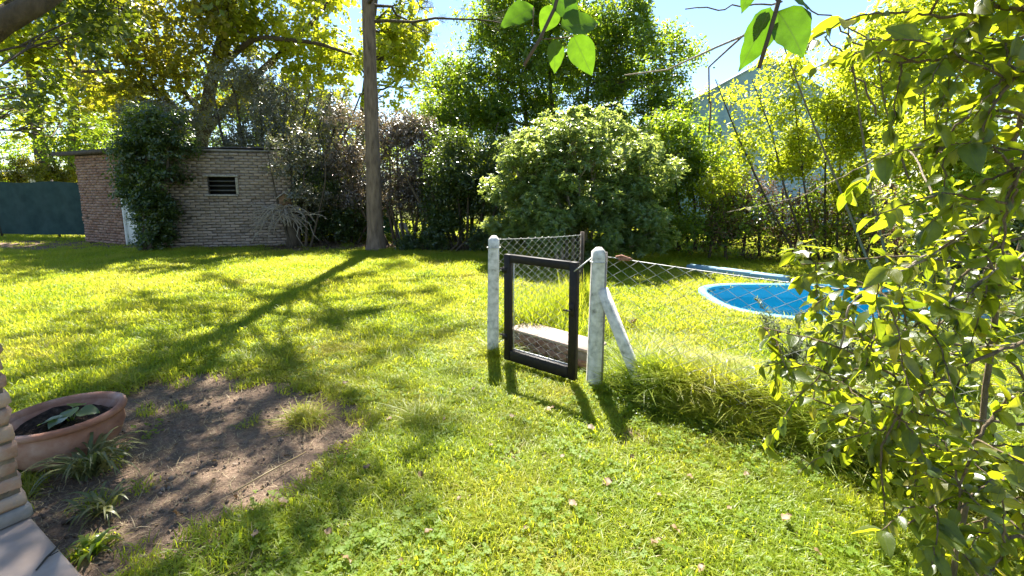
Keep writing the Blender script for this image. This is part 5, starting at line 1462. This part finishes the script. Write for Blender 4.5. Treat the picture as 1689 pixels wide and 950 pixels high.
    for p, d in nodes:
        if p[2] < .03: continue
        for sgn in (-1, 1):
            if rng.random() < .12: continue
            side = np.cross(d, V(0, 0, 1)) * sgn + rng.normal(size=3) * .4
            dv = side * .8 + d * .5 + V(0, 0, -.35) + rng.normal(size=3) * .25; nn = V(0, 0, 1) + rng.normal(size=3) * .55
            s = min(.080, .044 * math.exp(rng.normal() * .36)); leaves.append((p, dv, nn, s))
    def dist(l): return np.linalg.norm(l[0] - V(0, 0, HC)) / l[3]
    def vis(l):
        px, py = project(*l[0]); return 0 < px < PW and 0 < py < PH
    leaves.sort(key=lambda l: (not vis(l), dist(l)))
    vs, ts, us, n0 = [], [], [], 0
    for i, (p, dv, nn, s) in enumerate(leaves):
        B = basis(dv, nn); v, t, uv, me_ = LEAFV[i % 6]
        if i < 295:
            o = link('leaf', me_, None, root); o.matrix_local = Matrix.Translation(Vector(p) - base) @ B.to_4x4() @ Matrix.Scale(s, 4)
        else:
            vs.append((v * s) @ np.array(B).T + p - np.array(base)); ts.append(t + n0); us.append(uv); n0 += len(v)
    o = link('foliage', mesh_np('foliage', np.concatenate(vs), np.concatenate(ts), np.concatenate(us), True), M['near_leaf'], root); o['kind'] = 'stuff'
near_vine()

def sprig(name, label, stem, leaves, r=.0022, side=()):
    base = Vector(stem[0]); root = tag(empty(name, base), label, 'twig')
    mb = MB(); mb.tube([Vector(p) - base for p in stem], np.linspace(r * 1.2, r, len(stem)), 7); mb.build('stem', M['dark_wood'], root)
    for s in side:
        mb = MB(); mb.tube([Vector(p) - base for p in s], r * .35, 5); mb.build('tendril', M['vine_cane'], root)
    for i, (a, b, wid, nn) in enumerate(leaves):
        a, b = Vector(a), Vector(b); v, t, uv = ovate(rng.uniform(-.22, -.04), rng.uniform(.05, .11), wid * .93, 10, .022); me_ = mesh_np('leaf', v, t, uv, True)
        o = link('leaf', me_, M['sprig_leaf'], root); o.matrix_local = Matrix.Translation(a - base) @ basis(b - a, nn).to_4x4() @ Matrix.Scale((b - a).length, 4)
D1 = .62
def q1(px, py, o=0): return at(px, py, D1 + o)
sprig('leafy_sprig', 'hanging sprig of glowing green leaves with its dark stem high above the gate', [q1(935, -60), q1(914, 15), q1(890, 65), q1(864, 108)],
      [(q1(880, 12, .02), q1(826, 38, .0), .30, (.1, -1, .3)), (q1(908, -8), q1(960, 25, .02), .42, (0, -1, .2)), (q1(916, 10, .03), q1(892, 55, .04), .40, (.2, -1, .1)), (q1(925, 45), q1(990, 35, .02), .34, (0, -1, .35)), (q1(915, 65), q1(916, 122, .01), .31, (.3, -1, .1)), (q1(945, 58, .01), q1(978, 125, .02), .33, (-.2, -1, .15)), (q1(930, 0, .02), q1(975, -35, .02), .35, (0, -1, .2))],
      side=([q1(890, 65), q1(930, 62), q1(946, 60)], [q1(880, 12), q1(878, 60)]))
D2 = .50
def q2(px, py, o=0): return at(px, py, D2 + o)
sprig('leafy_sprig', 'dark stem with two large drooping green leaves hanging over the blue house', [q2(1300, -70), q2(1285, 0), q2(1268, 60), q2(1252, 112)],
      [(q2(1272, 12), q2(1222, 118, .01), .27, (.25, -1, .15)), (q2(1282, 18, .01), q2(1335, 88, .0), .42, (-.1, -1, .2)), (q2(1240, -30, .03), q2(1226, 20, .03), .3, (0, -1, .2)), (q2(1290, -20), q2(1345, -5, .03), .4, (0, -1, .3))],
      side=([q2(1285, 5), q2(1260, -20)],))
def bare_twigs():
    root = tag(empty('bare_branch', at(1230, 60, 2.4)), 'thin bare runner stretching across the sky towards the near vine', 'branch')
    b = root.location
    for k, pts in enumerate(([at(1030, 124, 2.6), at(1100, 112, 2.5), at(1180, 82, 2.4), at(1235, 55, 2.3)], [at(1170, 170, 2.5), at(1168, 105, 2.5), at(1200, 78, 2.45), at(1240, 45, 2.4)], [at(1130, 15, 3.2), at(1200, 13, 3.1), at(1290, 4, 3.0)], [at(1170, 220, 2.5), at(1172, 170, 2.5)],
                                ([at(1360, 60, 2.6), at(1420, 120, 2.6), at(1445, 190, 2.6)]), ([at(1385, 40, 2.8), at(1450, 75, 2.7), at(1560, 65, 2.6)]), ([at(1330, 10, 2.8), at(1400, 45, 2.8), at(1440, 100, 2.8)]))):
        mb = MB(); P = wobble(bez(pts[0], pts[1], pts[-1], 12) if len(pts) == 3 else np.array([tuple(p) for p in pts]), .012); mb.tube(P - np.array(b), np.linspace(.004, .006, len(P)), 5); mb.build('runner', M['pale_twig' if k == 0 else 'vine_cane'], root)
bare_twigs()
